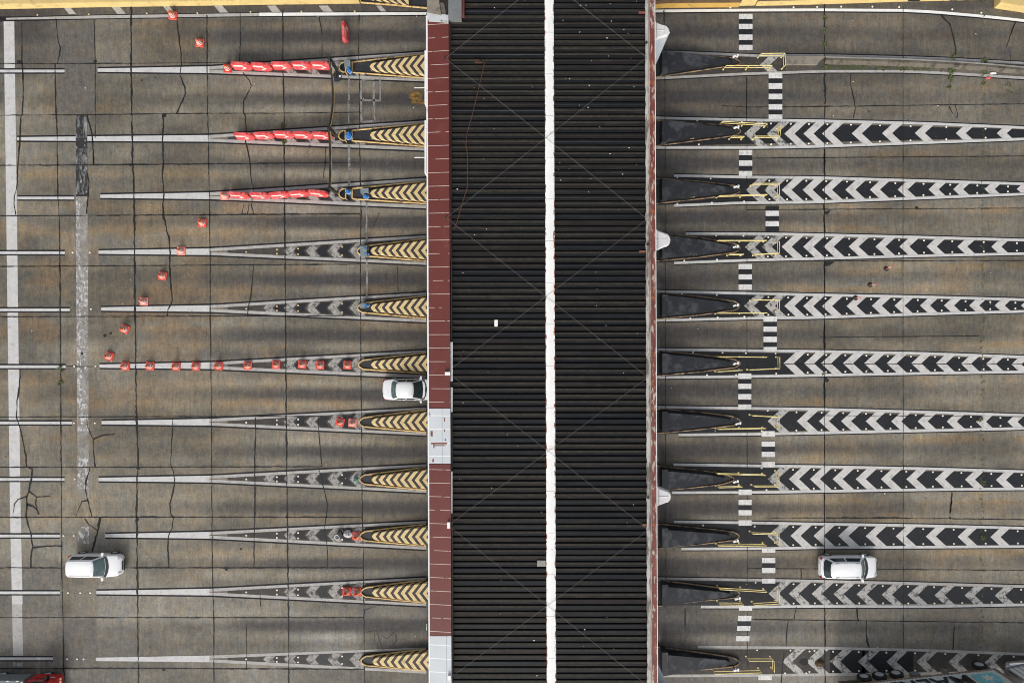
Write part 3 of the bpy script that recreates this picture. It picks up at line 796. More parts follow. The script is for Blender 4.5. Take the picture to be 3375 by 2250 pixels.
# tar joints and cracks of the paving
J = []
A = J.append
for w, pts in [
    (3, [(184, 60), (191, 130), (199, 160), (195, 185), (190, 211)]), (3.5, [(181, 211), (183, 300), (185, 377), (188, 400), (190, 560), (191, 650), (196, 740), (198, 880), (199, 1043), (200, 1130), (201, 1375), (202, 1540), (203, 1705), (203, 1870), (207, 2000), (211, 2200), (213, 2260)]),
    (2, [(310, 65), (314, 211), (314, 377), (314, 455)]), (3, [(306, 460), (309, 543)]), (3.5, [(286, 380), (303, 440), (308, 500), (309, 543)]),
    (3.5, [(286, 560), (293, 600), (291, 640), (285, 705)]),
    (5, [(433, 18), (432, 211), (435, 377), (437, 543), (441, 600), (443, 710), (444, 877), (445, 1043), (447, 1130), (450, 1375), (455, 1500), (456, 1540), (451, 1580), (451, 1700), (453, 1870), (454, 2040), (457, 2260)]),
    (3, [(682, 50), (683, 211), (685, 377), (688, 543), (690, 630), (691, 710), (693, 880), (693, 1043), (695, 1130), (697, 1375), (698, 1540), (699, 1700), (700, 1870), (705, 2040), (705, 2260)]),
    (4, [(581, 60), (590, 120), (597, 180), (598, 211), (594, 250), (610, 290), (612, 310), (590, 360), (581, 376)]),
    (4.5, [(537, 380), (540, 400), (536, 450), (539, 543), (535, 570), (540, 640), (537, 680), (539, 710), (545, 740), (558, 790), (561, 830), (559, 870), (563, 930), (567, 990), (555, 1020), (552, 1042)]),
    (3.5, [(570, 1375), (570, 1400), (566, 1450), (563, 1535), (569, 1545), (577, 1580), (570, 1620), (560, 1660), (562, 1690), (571, 1705), (567, 1740), (555, 1765), (553, 1800), (557, 1870)]),
    (3, [(792, 45), (792, 140), (789, 206)]), (3, [(801, 240), (820, 265), (829, 285), (803, 335), (803, 372), (808, 377), (812, 440), (810, 470), (820, 510), (825, 545), (828, 600), (836, 620), (829, 680), (836, 705)]),
    (2.5, [(803, 675), (797, 708)]), (2.5, [(822, 672), (815, 708)]), (2.5, [(836, 875), (829, 960), (820, 1010), (815, 1043)]),
    (3.5, [(842, 1375), (843, 1420), (840, 1500), (840, 1540), (841, 1600), (840, 1700), (838, 1750), (837, 1870)]), (2, [(812, 2060), (813, 2205)]),
    (4, [(932, 35), (932, 211), (937, 377), (936, 450), (937, 543), (938, 710), (940, 877), (941, 1043), (942, 1130), (943, 1300), (943, 1375), (945, 1480), (945, 1540), (947, 1700), (949, 1870), (951, 2040), (952, 2260)]),
    (2.5, [(1052, 57), (1058, 90), (1062, 120)]), (2, [(1062, 150), (1060, 185)]), (2.5, [(1073, 485), (1072, 543), (1068, 570), (1066, 588)]), (2.5, [(1048, 1370), (1052, 1440), (1060, 1530)]),
    (2.5, [(1050, 1540), (1065, 1600), (1079, 1660), (1076, 1700), (1070, 1740), (1078, 1800), (1080, 1850), (1077, 1870)]),
    (3, [(1184, 50), (1182, 170), (1185, 270), (1186, 480), (1187, 560), (1190, 700), (1188, 870), (1189, 1130), (1190, 1240), (1192, 1430), (1193, 1540), (1194, 1700), (1197, 1800), (1198, 1900), (1200, 2040), (1201, 2260)]),
    (3, [(73, 75), (72, 205), (75, 230), (77, 320), (74, 377), (69, 385), (66, 460), (60, 540), (58, 560), (57, 610), (47, 650), (47, 680), (53, 708)]),
    (3.5, [(70, 1215), (64, 1270), (57, 1320), (55, 1375), (64, 1400), (76, 1450), (85, 1500), (88, 1538)]), (4.5, [(95, 1540), (106, 1545), (104, 1580), (95, 1620), (88, 1640), (88, 1670), (86, 1690), (90, 1720), (103, 1760), (108, 1800), (103, 1830), (101, 1868)]),
    (4, [(97, 1618), (120, 1637), (118, 1660), (128, 1695)]), (3.5, [(88, 1635), (60, 1645), (48, 1660), (44, 1690)]), (3, [(120, 1637), (165, 1634)]), (4, [(110, 1803), (150, 1799), (205, 1798)]), (6, [(88, 1662), (110, 1668), (122, 1680)]),
    (3.5, [(286, 1377), (290, 1410), (307, 1445), (309, 1490), (314, 1537)]), (4, [(308, 1448), (335, 1435), (378, 1430)]), (4, [(297, 1542), (283, 1590), (283, 1620), (290, 1650), (295, 1670), (303, 1702)]),
    (3, [(290, 1649), (270, 1652), (258, 1680), (250, 1705)]), (6, [(330, 1706), (322, 1750), (313, 1780), (305, 1816)]), (3, [(279, 1708), (293, 1728), (320, 1745)]),
    (2, [(857, 1960), (859, 1998)]), (2, [(1250, 700), (1230, 750)]), (2, [(1310, 880), (1312, 960)]), (0.9, [(1200, 2010), (1240, 1995), (1275, 1990)]), (0.9, [(1210, 2082), (1240, 2074), (1252, 2112), (1262, 2140)]), (0.9, [(1255, 2090), (1275, 2105), (1300, 2080), (1306, 2110), (1290, 2130)]), (0.9, [(1235, 2076), (1235, 2112)]), (0.9, [(1268, 2075), (1307, 2072), (1308, 2115)]),
    (2.5, [(-60, 210), (190, 211), (432, 210), (462, 210)]), (1.5, [(462, 210), (830, 206)]), (2.5, [(-60, 381), (310, 379), (590, 375), (940, 374), (1187, 371)]), (3.2, [(-60, 546), (180, 545), (420, 543), (690, 541), (940, 538), (1187, 536)]),
    (3.2, [(-60, 712), (200, 711), (600, 709), (1187, 705)]), (2.6, [(-60, 879), (440, 876), (1187, 871)]), (2.6, [(-60, 1044), (440, 1043), (940, 1041), (1187, 1040)]), (2.4, [(215, 1207), (330, 1208)]), (2.6, [(-60, 1374), (440, 1373), (1062, 1371)]), (2.4, [(-60, 1539), (440, 1539), (1062, 1537)]),
    (3, [(-60, 1704), (440, 1703), (1195, 1704)]), (3.2, [(-60, 1870), (440, 1870), (1195, 1870)]), (2.4, [(-60, 2034), (700, 2034), (1200, 2034)]), (3, [(-60, 2201), (440, 2201), (1201, 2204)]),
    # exit side
    (3.2, [(2717, 12), (2717, 190)]), (7, [(2717, 245), (2719, 300), (2718, 345)]), (6, [(2718, 349), (2717, 392)]), (5.5, [(2717, 492), (2717, 578)]), (5.5, [(2716, 672), (2717, 766)]), (5, [(2717, 862), (2717, 964)]), (5, [(2717, 1052), (2717, 1152)]), (4.5, [(2717, 1242), (2717, 1342)]), (3.5, [(2717, 1432), (2718, 1530)]), (3.5, [(2717, 1625), (2717, 1720)]),
    (3, [(2717, 1810), (2718, 1905)]), (4.5, [(2718, 2004), (2720, 2128)]), (3.5, [(2718, 2140), (2719, 2260)]), (1.4, [(2717, 400), (2718, 2140)]),
    (1.5, [(2976, 20), (2976, 1000), (2977, 2140)]), (1.5, [(2191, 30), (2193, 1000), (2195, 2000)]), (4, [(2258, 2004), (2258, 2060)]), (1.8, [(2258, 2060), (2258, 2112)]), (1.6, [(2461, 255), (2463, 2200)]),
    (4, [(3100, 50), (3130, 82), (3137, 100), (3150, 160), (3150, 180)]), (4, [(3346, 74), (3325, 130), (3316, 157)]), (2, [(3328, 172), (3330, 205)]), (2.4, [(2804, 245), (2803, 280), (2815, 330), (2818, 360), (2813, 390)]), (3, [(3148, 348), (3156, 375), (3152, 390)]), (2.5, [(3128, 352), (3140, 375)]),
    (3, [(3138, 1622), (3134, 1660), (3131, 1702)]), (5, [(3136, 1650), (3131, 1690)]), (4, [(2824, 2000), (2828, 2044)]), (4.5, [(2856, 2045), (2855, 2080), (2858, 2110), (2864, 2132)]), (2, [(3145, 2060), (3140, 2140)]), (2.4, [(2598, 2040), (2593, 2080), (2590, 2130)]), (3, [(2583, 2150), (2574, 2250)]), (4, [(2640, 1872), (2640, 1907)]), (2, [(2624, 1997), (2617, 2038)]),
    (2, [(2462, 354), (2800, 351), (3465, 342)]), (1.8, [(2480, 522), (3140, 517), (3465, 514)]), (1.8, [(2462, 692), (3465, 686)]), (1.8, [(2675, 860), (3465, 859)]), (2, [(2700, 1112), (2900, 1110), (3230, 1107)]), (1.5, [(2560, 1199), (3465, 1199)]), (1.4, [(2700, 1369), (3465, 1373)]), (1.5, [(2520, 1706), (2717, 1706)]), (3.6, [(2722, 1706), (2975, 1706)]), (1.8, [(2976, 1707), (3465, 1712)]),
    (1.6, [(2460, 1872), (3465, 1879)]), (1.8, [(2480, 2040), (2900, 2045), (3465, 2052)]), (2, [(2380, 350), (2461, 354)]), (1.6, [(2460, 258), (2460, 380)]),
    (2.4, [(2188, 36), (2188, 72)]),
]:
    A((w, pts))
mb = MB()
for w, pts in J:
    ribbon(mb, pts, w * (0.92 if pts[0][0] < 1195 or w > 3 else 1.05) + 0.15, jit=0.55)
for x, y, r in ((541, 381, 8), (430, 545, 5), (64, 206, 9), (314, 203, 6), (456, 1542, 6), (2723, 1252, 9), (3131, 1706, 4), (1022, 484, 6), (271, 1165, 5), (347, 1106, 6), (365, 1098, 5), (468, 266, 3), (513, 257, 3), (3020, 685, 6), (540, 2204, 6), (746, 1876, 5), (452, 1712, 7), (795, 1808, 4), (2862, 367, 3), (2650, 2180, 16)):
    mb.flat([(G(x, y).x + r / S * rnd.uniform(.7, 1.2) * math.cos(a), G(x, y).y + r / S * rnd.uniform(.6, 1.0) * math.sin(a)) for a in [k * math.pi / 5 for k in range(10)]], Z4 + 0.001)
for p in ([(2718, 698), (2738, 694), (2728, 706), (2719, 706)], [(2718, 863), (2752, 863), (2730, 876), (2719, 878)]):
    poly(mb, p, Z4 + 0.001)
marking("paving_joint_marking", mb, SEAL, "black tar joints and wandering cracks in the concrete paving")

# grey mortar chases cut across the upper entry lanes
mb = MB()
for w, pts in [(5, [(1150, 250), (1150, 330), (1149, 410)]), (7, [(1150, 480), (1152, 560), (1151, 612)]), (5, [(1208, 668), (1208, 760), (1209, 800)]), (5, [(1209, 855), (1210, 930), (1209, 985)]),
               (7, [(1190, 265), (1190, 330), (1190, 402)]), (6, [(1232, 270), (1232, 330), (1235, 402)]), (6, [(1188, 331), (1255, 332)]), (5, [(1253, 250), (1254, 290), (1253, 330)]), (6, [(1188, 402), (1236, 401)]), (5, [(1190, 264), (1235, 262)])]:
    ribbon(mb, pts, w, Z3, 0.25)
marking("mortar_chase_marking", mb, GREYSEAL, "pale grey mortar filled chases and rectangles in the upper entry lanes")
mb = MB()
for cx, cy, rx, ry in ((1370, 318, 22, 15), (1380, 337, 26, 9)):
    g = G(cx, cy)
    mb.flat([(g.x + rx / S * math.cos(a), g.y + ry / S * math.sin(a)) for a in [k * math.pi / 12 for k in range(24)]], Z3 + 0.001 * (cy > 330))
marking("paint_spill_marking", mb, ORANGESPILL, "orange paint spill on the paving beside the canopy")
mb = MB()
for p in ([(3150, 2050), (3185, 1990), (3345, 1990), (3310, 2120)],):
    pass
marking("median_weed_strip", MB().flat([(p.x, p.y) for p in (G(3236, 30), G(3236, 31), G(3237, 31))], 0.001), SEAL, "dark dot in the joint") if False else None

# ---------------------------------------------------------------- toll islands
RISL = [  # right kerb: upper line start, upper near nose, nose, lower near nose, lower end; white post (x, y)
    dict(u=[(2162, 169), (2194, 171), (2419, 192)], n=(2441, 207), l=[(2419, 217), (2377, 222), (2160, 255)], post=(2423, 190)),
    dict(u=[(2162, 396), (2194, 399), (2410, 415)], n=(2441, 432), l=[(2410, 449), (2300, 463), (2160, 481)], post=(2426, 424)),
    dict(u=[(2162, 588), (2300, 598), (2419, 611)], n=(2440, 627), l=[(2419, 641), (2300, 656), (2160, 671)], post=(2426, 619)),
    dict(u=[(2162, 768), (2300, 783), (2419, 802)], n=(2439, 817), l=[(2419, 832), (2300, 848), (2162, 860)], post=(2424, 816)),
    dict(u=[(2162, 964), (2300, 977), (2419, 992)], n=(2438, 1007), l=[(2419, 1022), (2300, 1038), (2162, 1051)], post=(2424, 1009)),
    dict(u=[(2162, 1156), (2300, 1168), (2419, 1183)], n=(2439, 1197), l=[(2419, 1211), (2300, 1225), (2162, 1238)], post=(2424, 1200)),
    dict(u=[(2162, 1346), (2300, 1357), (2413, 1371)], n=(2439, 1386), l=[(2419, 1401), (2300, 1415), (2162, 1427)], post=(2432, 1397)),
    dict(u=[(2162, 1535), (2300, 1548), (2371, 1559)], n=(2420, 1577), l=[(2371, 1596), (2300, 1604), (2162, 1617)], post=(2424, 1588)),
    dict(u=[(2162, 1725), (2350, 1744), (2419, 1752)], n=(2436, 1766), l=[(2419, 1779), (2300, 1793), (2162, 1806)], post=(2424, 1783)),
    dict(u=[(2162, 1909), (2371, 1936), (2415, 1942)], n=(2437, 1954), l=[(2419, 1969), (2300, 1980), (2162, 1996)], post=(2430, 1972)),
    dict(u=[(2162, 2130), (2300, 2148), (2410, 2164)], n=(2436, 2179), l=[(2422, 2194), (2300, 2206), (2162, 2221)], post=(2425, 2207)),
]
def arc(a, n, b, k=6):
    """smooth nose from a round n to b (quadratic through n)"""
    c = (2 * n[0] - (a[0] + b[0]) / 2, 2 * n[1] - (a[1] + b[1]) / 2)
    return [((1 - t) ** 2 * a[0] + 2 * t * (1 - t) * c[0] + t * t * b[0], (1 - t) ** 2 * a[1] + 2 * t * (1 - t) * c[1] + t * t * b[1]) for t in [q / k for q in range(1, k)]]

ISLAND_LOOK = ["square ended blue wrapped left nose", "square ended blue wrapped left nose", "square ended nose and blue bundles"] + [None] * 8
for i, I in enumerate(ISL):
    Rr = RISL[i]
    nx, ny = I["nose"]
    base = G(1790, (I["rt"] + I["rb"]) / 2)
    root = thing("toll_island", f"{TOP[i]}, chevron painted block at left and dark block at right", "toll island", base, 0, "toll islands under the canopy")
    kz = 0.15
    # left outline
    if I["sq"]:
        left = [(1405, I["rt"]), (1161, ny - 17), (1161, ny + 17), (1405, I["rb"])]
    else:
        a, b = (nx + 16, ny - 15), (nx + 16, ny + 15)
        left = [(1405, I["rt"]), (1300, lerp(I["rt"], ny - 15, 0.5)), a] + arc(a, (nx, ny), b, 8) + [b, (1300, lerp(I["rb"], ny + 15, 0.5)), (1405, I["rb"])]
    right = Rr["u"] + arc(Rr["u"][-1], Rr["n"], Rr["l"][0], 8) + Rr["l"]
    outline = [G(x, y, kz) for x, y in left] + [G(x, y, kz) for x, y in reversed(right)]
    mb = MB().prism([(p.x, p.y) for p in outline][::-1] if False else [(p.x, p.y) for p in outline], 0, 0.11)
    mb.build("island_base", ISLAND, root, base)
    MB().tube([G(x, y, kz) + Vector((0, 0, 0)) for x, y in left], 0.062, 8).build("kerb_rail", YELKERB, root, base, smooth=50)
    MB().tube([G(x, y, kz) for x, y in right], 0.055, 8).build("kerb_rail", BROWNKERB, root, base, smooth=50)
    # left crash block with chevrons, folded over its edges
    bx = 1219 + i * 0.9
    ymid = (I["rt"] + I["rb"]) / 2
    o = G(bx, ny, 0.3)
    xs = [0, 3, 9, 18, 70, 130, 190, 235]
    hw = [5, 9, 12, 13.5]
    loops = []
    half_end = (I["rb"] - I["rt"]) / 2 - 5.5
    prof_t, prof_b = [], []
    for k, dx in enumerate(xs):
        t = dx / (1405 - bx)
        yc = lerp(ny, ymid, t)
        h = hw[k] if k < 4 else lerp(13.5, half_end, (dx - 18) / (1405 - bx - 18))
        prof_t.append((bx + dx, yc - h)); prof_b.append((bx + dx, yc + h))
    foot = prof_t + prof_b[::-1]
    zt = [0.44 + 0.16 * min(1, d / 190) for d in xs]
    zts = zt + zt[::-1]
    cx, cy = sum(p[0] for p in foot) / len(foot), sum(p[1] for p in foot) / len(foot)
    low, mid, top = [], [], []
    for (x, y), z in zip(foot, zts):
        g = G(x, y, 0.3)
        sy = -1 if y < lerp(ny, ymid, (x - bx) / (1405 - bx)) else 1
        low.append(Vector((g.x, g.y, 0.11)))
        mid.append(Vector((g.x, g.y, z - 0.05)))
        top.append(Vector((g.x + (0.03 if x < bx + 10 else 0), g.y + sy * 0.05, z)))
    MB().loft([low, mid, top], 0, False, True).build("crash_block", CHEV, root, base if False else o - Vector((0, 0, o.z)), smooth=30).location = (o - Vector((0, 0, o.z))) - base
    # right dark block, higher towards the canopy
    r0, r1 = 2180, 2395
    yu = lambda x: interp(Rr["u"], x) + 8
    yl = lambda x: interp(sorted(Rr["l"]), x) - 8
    tipx = Rr["n"][0] - 40; tip = Rr["n"][1]
    pts, zz = [], []
    for x in (2180, 2260, 2340, tipx - 8):
        pts.append((x, yu(x) if x < 2390 else tip - 9)); zz.append(lerp(0.95, 0.40, (x - 2180) / 220))
    pts += [(tipx + 8, tip - 4), (tipx + 8, tip + 4)]; zz += [0.36, 0.36]
    for x in (tipx - 8, 2340, 2260, 2180):
        pts.append((x, yl(x) if x < 2390 else tip + 9)); zz.append(lerp(0.95, 0.40, (x - 2180) / 220))
    low = []; top = []
    for (x, y), z in zip(pts, zz):
        g = G(x, y, 0.15); low.append(Vector((g.x, g.y, 0.11))); top.append(Vector((g.x, g.y + (0.02 if y > tip else -0.02), z)))
    MB().loft([low[::-1], top[::-1]], 0, False, True).build("end_block", BLOCKD, root, base, smooth=30)
    ua, la = yu(2180) - 1, yl(2180) + 1
    a, b = G(2178, ua, 0.6), G(2197, la, 0.6)
    MB().box(((a.x + b.x) / 2, (a.y + b.y) / 2, 0.56), (b.x - a.x, a.y - b.y, 1.1)).build("block_step", BLOCKD, root, base)
    if I["sq"]:
        MB().tube([G(1161, ny - 17, kz), G(1161, ny + 17, kz)], 0.07, 8).build("front_rail", YELKERB, root, base, smooth=50)

# lane numbers painted on the camera side of three end blocks
for i, (txt, x, y) in enumerate((("13", 2277, 459), ("12", 2279, 648), ("11", 2287, 841))):
    o = text_mesh("lane_number", txt, 0.34, 0.004, 0.012, BEIGE)
    isl = sorted([q for q in COL.objects if q.get("category") == "toll island"], key=lambda q: -q.location.y)[i + 1]
    l = sorted(RISL[i + 1]["l"]); yy = interp(l, x) - 8
    slope = -math.atan2(interp(l, x + 20) - interp(l, x), 20)
    g = G(x, yy + 0.3, 0.42)
    o.location = Vector((g.x - 0.10, g.y - 0.02, 0.40)) - isl.location
    o.rotation_euler = (R(90), 0, slope)
    o.parent = isl

# island at the very top edge, mostly outside the photo
base = G(1290, -20)
root = thing("toll_island", "yellow and black toll island cut off by the upper edge, above the white edge line", "toll island", base)
MB().prism([(p.x, p.y) for p in (G(1185, 9), G(1188, -60), G(1500, -90), G(1500, 38))][::-1], 0, 0.11).build("island_base", ISLAND, root, base)
MB().tube([G(1188, -55, .15), G(1186, -10, .15), G(1190, 9, .15), G(1300, 17, .15), G(1405, 27, .15), G(1470, 32, .15)], 0.075, 8).build("kerb_rail", YELKERB, root, base, smooth=50)
o = G(1215, -24, 0.3)
f = [G(x, y, .3) for x, y in ((1215, -30), (1222, -44), (1348, -62), (1348, 17), (1222, -2), (1215, -12))]
MB().loft([[Vector((p.x, p.y, 0.11)) for p in f][::-1], [Vector((p.x, p.y, 0.52)) for p in f][::-1]], 0, False, True).build("crash_block", CHEV, root, o - Vector((0, 0, .3))).location = o - Vector((0, 0, .3)) - base

# ---------------------------------------------------------------- canopy
ZR, ZE, ZP = 6.75, 6.35, 6.80
YA, YB = -260, 2520
def tx(a, b, y):
    return lerp(a, b, y / 2250)
cbase = G(1787, 1125)
CAN = thing("toll_canopy", "long charcoal ribbed canopy roof with white ridge and dark red left fascia", "canopy", cbase)
def sheet(x0a, x0b, x1a, x1b, z0, z1):
    mb = MB()
    pitch = 20.45
    ys = []
    y = YA
    while y < YB:
        ys += [(y, 0.0), (y + 1.2, 0.0), (y + 4.4, -0.15), (y + 5.6, -0.15)] if False else [(y, -0.17), (y + 4.2, -0.17), (y + 4.7, -0.01), (y + 5.6, 0.02), (y + 11.2, 0.02), (y + 12.2, 0.0), (y + 18.8, 0.0), (y + 20.0, 0.0)]
        y += pitch
    nseg = 8
    vs = []
    for yy, dz in ys:
        for k in range(nseg + 1):
            t = k / nseg
            z = lerp(z0, z1, t)
            p = G(lerp(tx(x0a, x0b, yy), tx(x1a, x1b, yy), t), yy, z)
            vs.append((p.x, p.y, z + dz))
    n = nseg + 1
    fs, ms = [], []
    for r in range(len(ys) - 1):
        for k in range(nseg):
            q = r % 8
            if q == 0 and k == 0: tone = rnd.choice([0, 0, 3, 4, 4, 3])
            if q == 0 and k == 0: lap = 1 if rnd.random() < .6 else tone
            fs.append((r * n + k, (r + 1) * n + k, (r + 1) * n + k + 1, r * n + k + 1)); ms.append(lap if q in (3, 4) else (2 if q in (0, 1, 7) else tone))
    mb.v = [Vector(v) for v in vs]; mb.f = fs; mb.m = ms
    return mb
def seams(m, pitch, slant, width, col, broken, phase=0.0):
    """thin sheet joints every pitch metres along the canopy, some of them broken, as in lapped metal panels"""
    nt = m.node_tree
    b = nt.nodes["Principled BSDF"]
    src = b.inputs["Base Color"].links[0].from_socket
    tc = nt.nodes.new("ShaderNodeTexCoord").outputs["Object"]
    sp = nt.nodes.new("ShaderNodeSeparateXYZ"); nt.links.new(tc, sp.inputs[0])
    def mth(op, a, c):
        n = nt.nodes.new("ShaderNodeMath"); n.operation = op
        for i, v in enumerate((a, c)):
            if hasattr(v, "is_linked"): nt.links.new(v, n.inputs[i])
            else: n.inputs[i].default_value = v
        return n.outputs[0]
    sl = mth('MULTIPLY', mth('MULTIPLY', sp.outputs["Y"], slant), mth('ADD', sp.outputs["X"], 6.6))
    y = mth('ADD', mth('ADD', sp.outputs["Y"], sl), 100.0 + phase)
    d = mth('ABSOLUTE', mth('SUBTRACT', mth('FRACT', mth('DIVIDE', y, pitch), 0), 0.5), 0)
    line = _ramp(nt, d, width / pitch, width / pitch * 0.7)
    if broken:
        k = _ramp(nt, _noise(nt, tc, 1.1, 2, .5, (1.6, 1.0, 1)), 0.36, 0.42)
        line = mth('MULTIPLY', line, k)
    nt.links.new(_mix(nt, line, src, col), b.inputs["Base Color"])
seams(FRED, 0.926, -0.0028, 0.021, (0.55, 0.46, 0.42), True)
seams(FPALE, 0.926, -0.0028, 0.030, (0.80, 0.81, 0.80), False)
seams(RIDGE, 2.85, 0.0, 0.02, (0.45, 0.45, 0.45), False)
GROOVE = M("roof_groove_shade", (0.006, 0.006, 0.0065), 0.2, 1.0, 0.9)  # shade down in the roof grooves painted as near black
sheet(1487, 1495, 1800, 1806, ZE, ZR).build("roof_sheet", [ROOF, ROOFDIRT, GROOVE, ROOFB, ROOFC], CAN, cbase)
sheet(2131, 2138, 1818, 1826, ZE, ZR).build("roof_sheet", [ROOF, ROOFDIRT, GROOVE, ROOFB, ROOFC], CAN, cbase)
# ridge cap with torn rusty edges
def vbar(mb, xa0, xa1, xb0, xb1, z0, z1, ya, yb, mi=0, step=None):
    """bar running along the canopy: x from xa (left edge at top, at bottom) to xb, height z0..z1"""
    n = 2 if not step else max(2, int((yb - ya) / step))
    loops = []
    for k in range(n):
        y = lerp(ya, yb, k / (n - 1))
        a = G(tx(xa0, xa1, y), y, z1); b = G(tx(xb0, xb1, y), y, z1)
        loops.append([(a.x, a.y, z0), (a.x, a.y, z1), (b.x, b.y, z1), (b.x, b.y, z0)])
    return mb.loft(loops, mi)
mb = MB()
loops = []
y = YA
while y < YB:
    j1, j2 = rnd.uniform(-1.6, 1.6), rnd.uniform(-1.6, 1.6)
    a = G(tx(1797, 1804, y) + j1, y, 6.86); b = G(tx(1822, 1830, y) + j2, y, 6.86); c = G(tx(1809, 1817, y), y, 6.9)
    loops.append([(a.x, a.y, 6.80), (a.x, a.y, 6.86), (c.x, c.y, 6.90), (b.x, b.y, 6.86), (b.x, b.y, 6.80)])
    y += 9
mb.loft(loops)
mb.build("ridge_cap", RIDGE, CAN, cbase)
mb = MB()
vbar(mb, 1795, 1802, 1798.5, 1805.5, 6.78, 6.835, YA, YB)
vbar(mb, 1821, 1829, 1825, 1833, 6.78, 6.835, YA, YB)
mb.build("ridge_flashing", RIDGERUST, CAN, cbase)
vbar(MB(), 1470, 1478, 2150, 2160, 5.75, 6.05, YA, YB).build("light_stop_deck", DECK, CAN, cbase)  # unseen slab added so no light leaks through the roof
vbar(MB(), 1477, 1486, 1489, 1497, 6.05, 6.16, YA, YB).build("gutter", DARKGAP, CAN, cbase)
# dark red and pale fascia sections
vbar(MB(), 1408.5, 1417.5, 1478.5, 1488.5, 5.5, 6.72, YA, YB).build("fascia_core", DARKGAP, CAN, cbase)
for ya, yb, m in ((72, 1344, FRED), (1346, 1527, FPALE), (1529, 2093, FRED), (2095, YB, FPALE)):
    fo = vbar(MB(), 1409, 1417, 1478, 1488, 6.725, ZP, ya, yb).build("fascia_panel", m, CAN, cbase)
    fo["label"] = "dark red fascia panel" if m is FRED else "pale grey fascia panel patched over the red"
vbar(MB(), 1403.5, 1413, 1409, 1417, 5.5, 6.78, 52, YB, step=40).build("fascia_trim", TRIM, CAN, cbase)
PFOLD = M("panel_fold_shadow_gap", (0.20, 0.21, 0.22), .1, 3, .6)
vbar(MB(), 1452, 1460, 1452.8, 1460.8, ZP, ZP + .006, 1346, 1527).build("panel_fold", PFOLD, CAN, cbase)
vbar(MB(), 1464, 1472, 1465, 1473, ZP, ZP + .006, 2095, YB).build("panel_fold", PFOLD, CAN, cbase)
RSTAIN = M("rust_stain", (0.20, 0.07, 0.04), 0.3, 8.0, 0.8)
for x0, x1, y0, y1 in ((1420, 1474, 1458, 1463), (1428, 1432, 1462, 1476), (1419, 1426, 1420, 1437), (1463, 1467, 1376, 1388), (1464, 1467, 1414, 1422), (1466, 1470, 1446, 1452), (1425, 1430, 1512, 1522), (1432, 1468, 1466, 1469)):
    vbar(MB(), x0, x0, x1, x1, ZP, ZP + .008, y0, y1).build("rust_patch", RSTAIN, CAN, cbase)
# flashing scraps beside the fascia
for ya, yb in ((1127, 1256), (1276, 1357), (1553, 1690)):
    vbar(MB(), 1484, 1479.5, 1494, 1490, 6.42, 6.46, ya, yb, step=18).build("loose_flashing", TRIM, CAN, cbase)
vbar(MB(), 1479, 1487, 1483, 1491, 6.16, 6.62, 72, 860).build("gutter_lip", M("dark_maroon", (0.05, 0.018, 0.016), .2, 1.0, .7), CAN, cbase)
vbar(MB(), 1483, 1490, 1487, 1494, 6.16, 6.30, 72, YB).build("gutter_lip", M("brown_steel", (0.06, 0.052, 0.045), .25, 1.0, .7), CAN, cbase)
# right eave
mb = MB(); loops = []
y = YA
while y < YB:
    j = rnd.uniform(-1.8, 1.2)
    a = G(tx(2127, 2134, y) + j, y, 6.5); b = G(tx(2140, 2149, y), y, 6.5)
    loops.append([(a.x, a.y, 6.40), (a.x, a.y, 6.50), (b.x, b.y, 6.53), (b.x, b.y, 6.40)]); y += 14
mb.loft(loops).build("eave_flashing", FLASH, CAN, cbase)
vbar(MB(), 2140, 2149, 2157.5, 2166.5, 5.9, ZP, YA, YB).build("eave_fascia", RUST, CAN, cbase)
vbar(MB(), 2157.5, 2166.5, 2159.5, 2168.5, 5.9, ZP + .03, YA, YB).build("eave_trim", TRIM, CAN, cbase)
vbar(MB(), 2139, 2148, 2140.2, 2149.2, 6.4, ZP + .02, YA, YB).build("eave_trim", FLASH, CAN, cbase)
# columns, on the islands
for i, I in enumerate(ISL):
    for x in (1560, 2010):
        y = (I["rt"] + I["rb"]) / 2
        g = G(x, y)
        MB().box((g.x, g.y, 2.95), (0.45, 0.45, 5.7)).build("column", DECK, CAN, cbase)
# sign boards and rods that jut out under the left fascia
for ya, yb in ((168, 342), (397, 571)):
    a, b = G(1399.5, ya, 6.3), G(1404.5, yb, 6.3)
    MB().box(((a.x + b.x) / 2, (a.y + b.y) / 2, 5.9), (b.x - a.x, a.y - b.y, .9)).build("sign_board", TRIM, CAN, cbase)
for y in (290, 519):
    MB().tube([G(1366, y, 5.9), G(1402, y, 5.9)], 0.03, 6).build("antenna_rod", TRIM, CAN, cbase)
# small boxes screwed on the fascia
for x, y, w, h in ((1475, 1231, 17, 11), (1478.5, 1730, 9, 20), (1481, 2232, 10, 14)):
    g = G(x, y, 6.95)
    MB().box((g.x, g.y, ZP + .1), (w / S * .87, h / S * .87, .2)).build("junction_box", WHITEP, CAN, cbase)
for x, y in ((1467, 192), (1471, 718)):
    g = G(x, y, 6.9)
    MB().lathe([(.06, ZP), (.06, ZP + .15)], 10, (g.x, g.y, 0)).build("wire_anchor", PLASTIC, CAN, cbase)
for x, y in ((2131, 140), (2135, 805), (2137, 1640)):
    g = G(x, y, 6.6)
    MB().lathe([(.085, 6.52), (.085, 6.58)], 12, (g.x, g.y, 0)).build("drain_hole", PLASTIC, CAN, cbase)
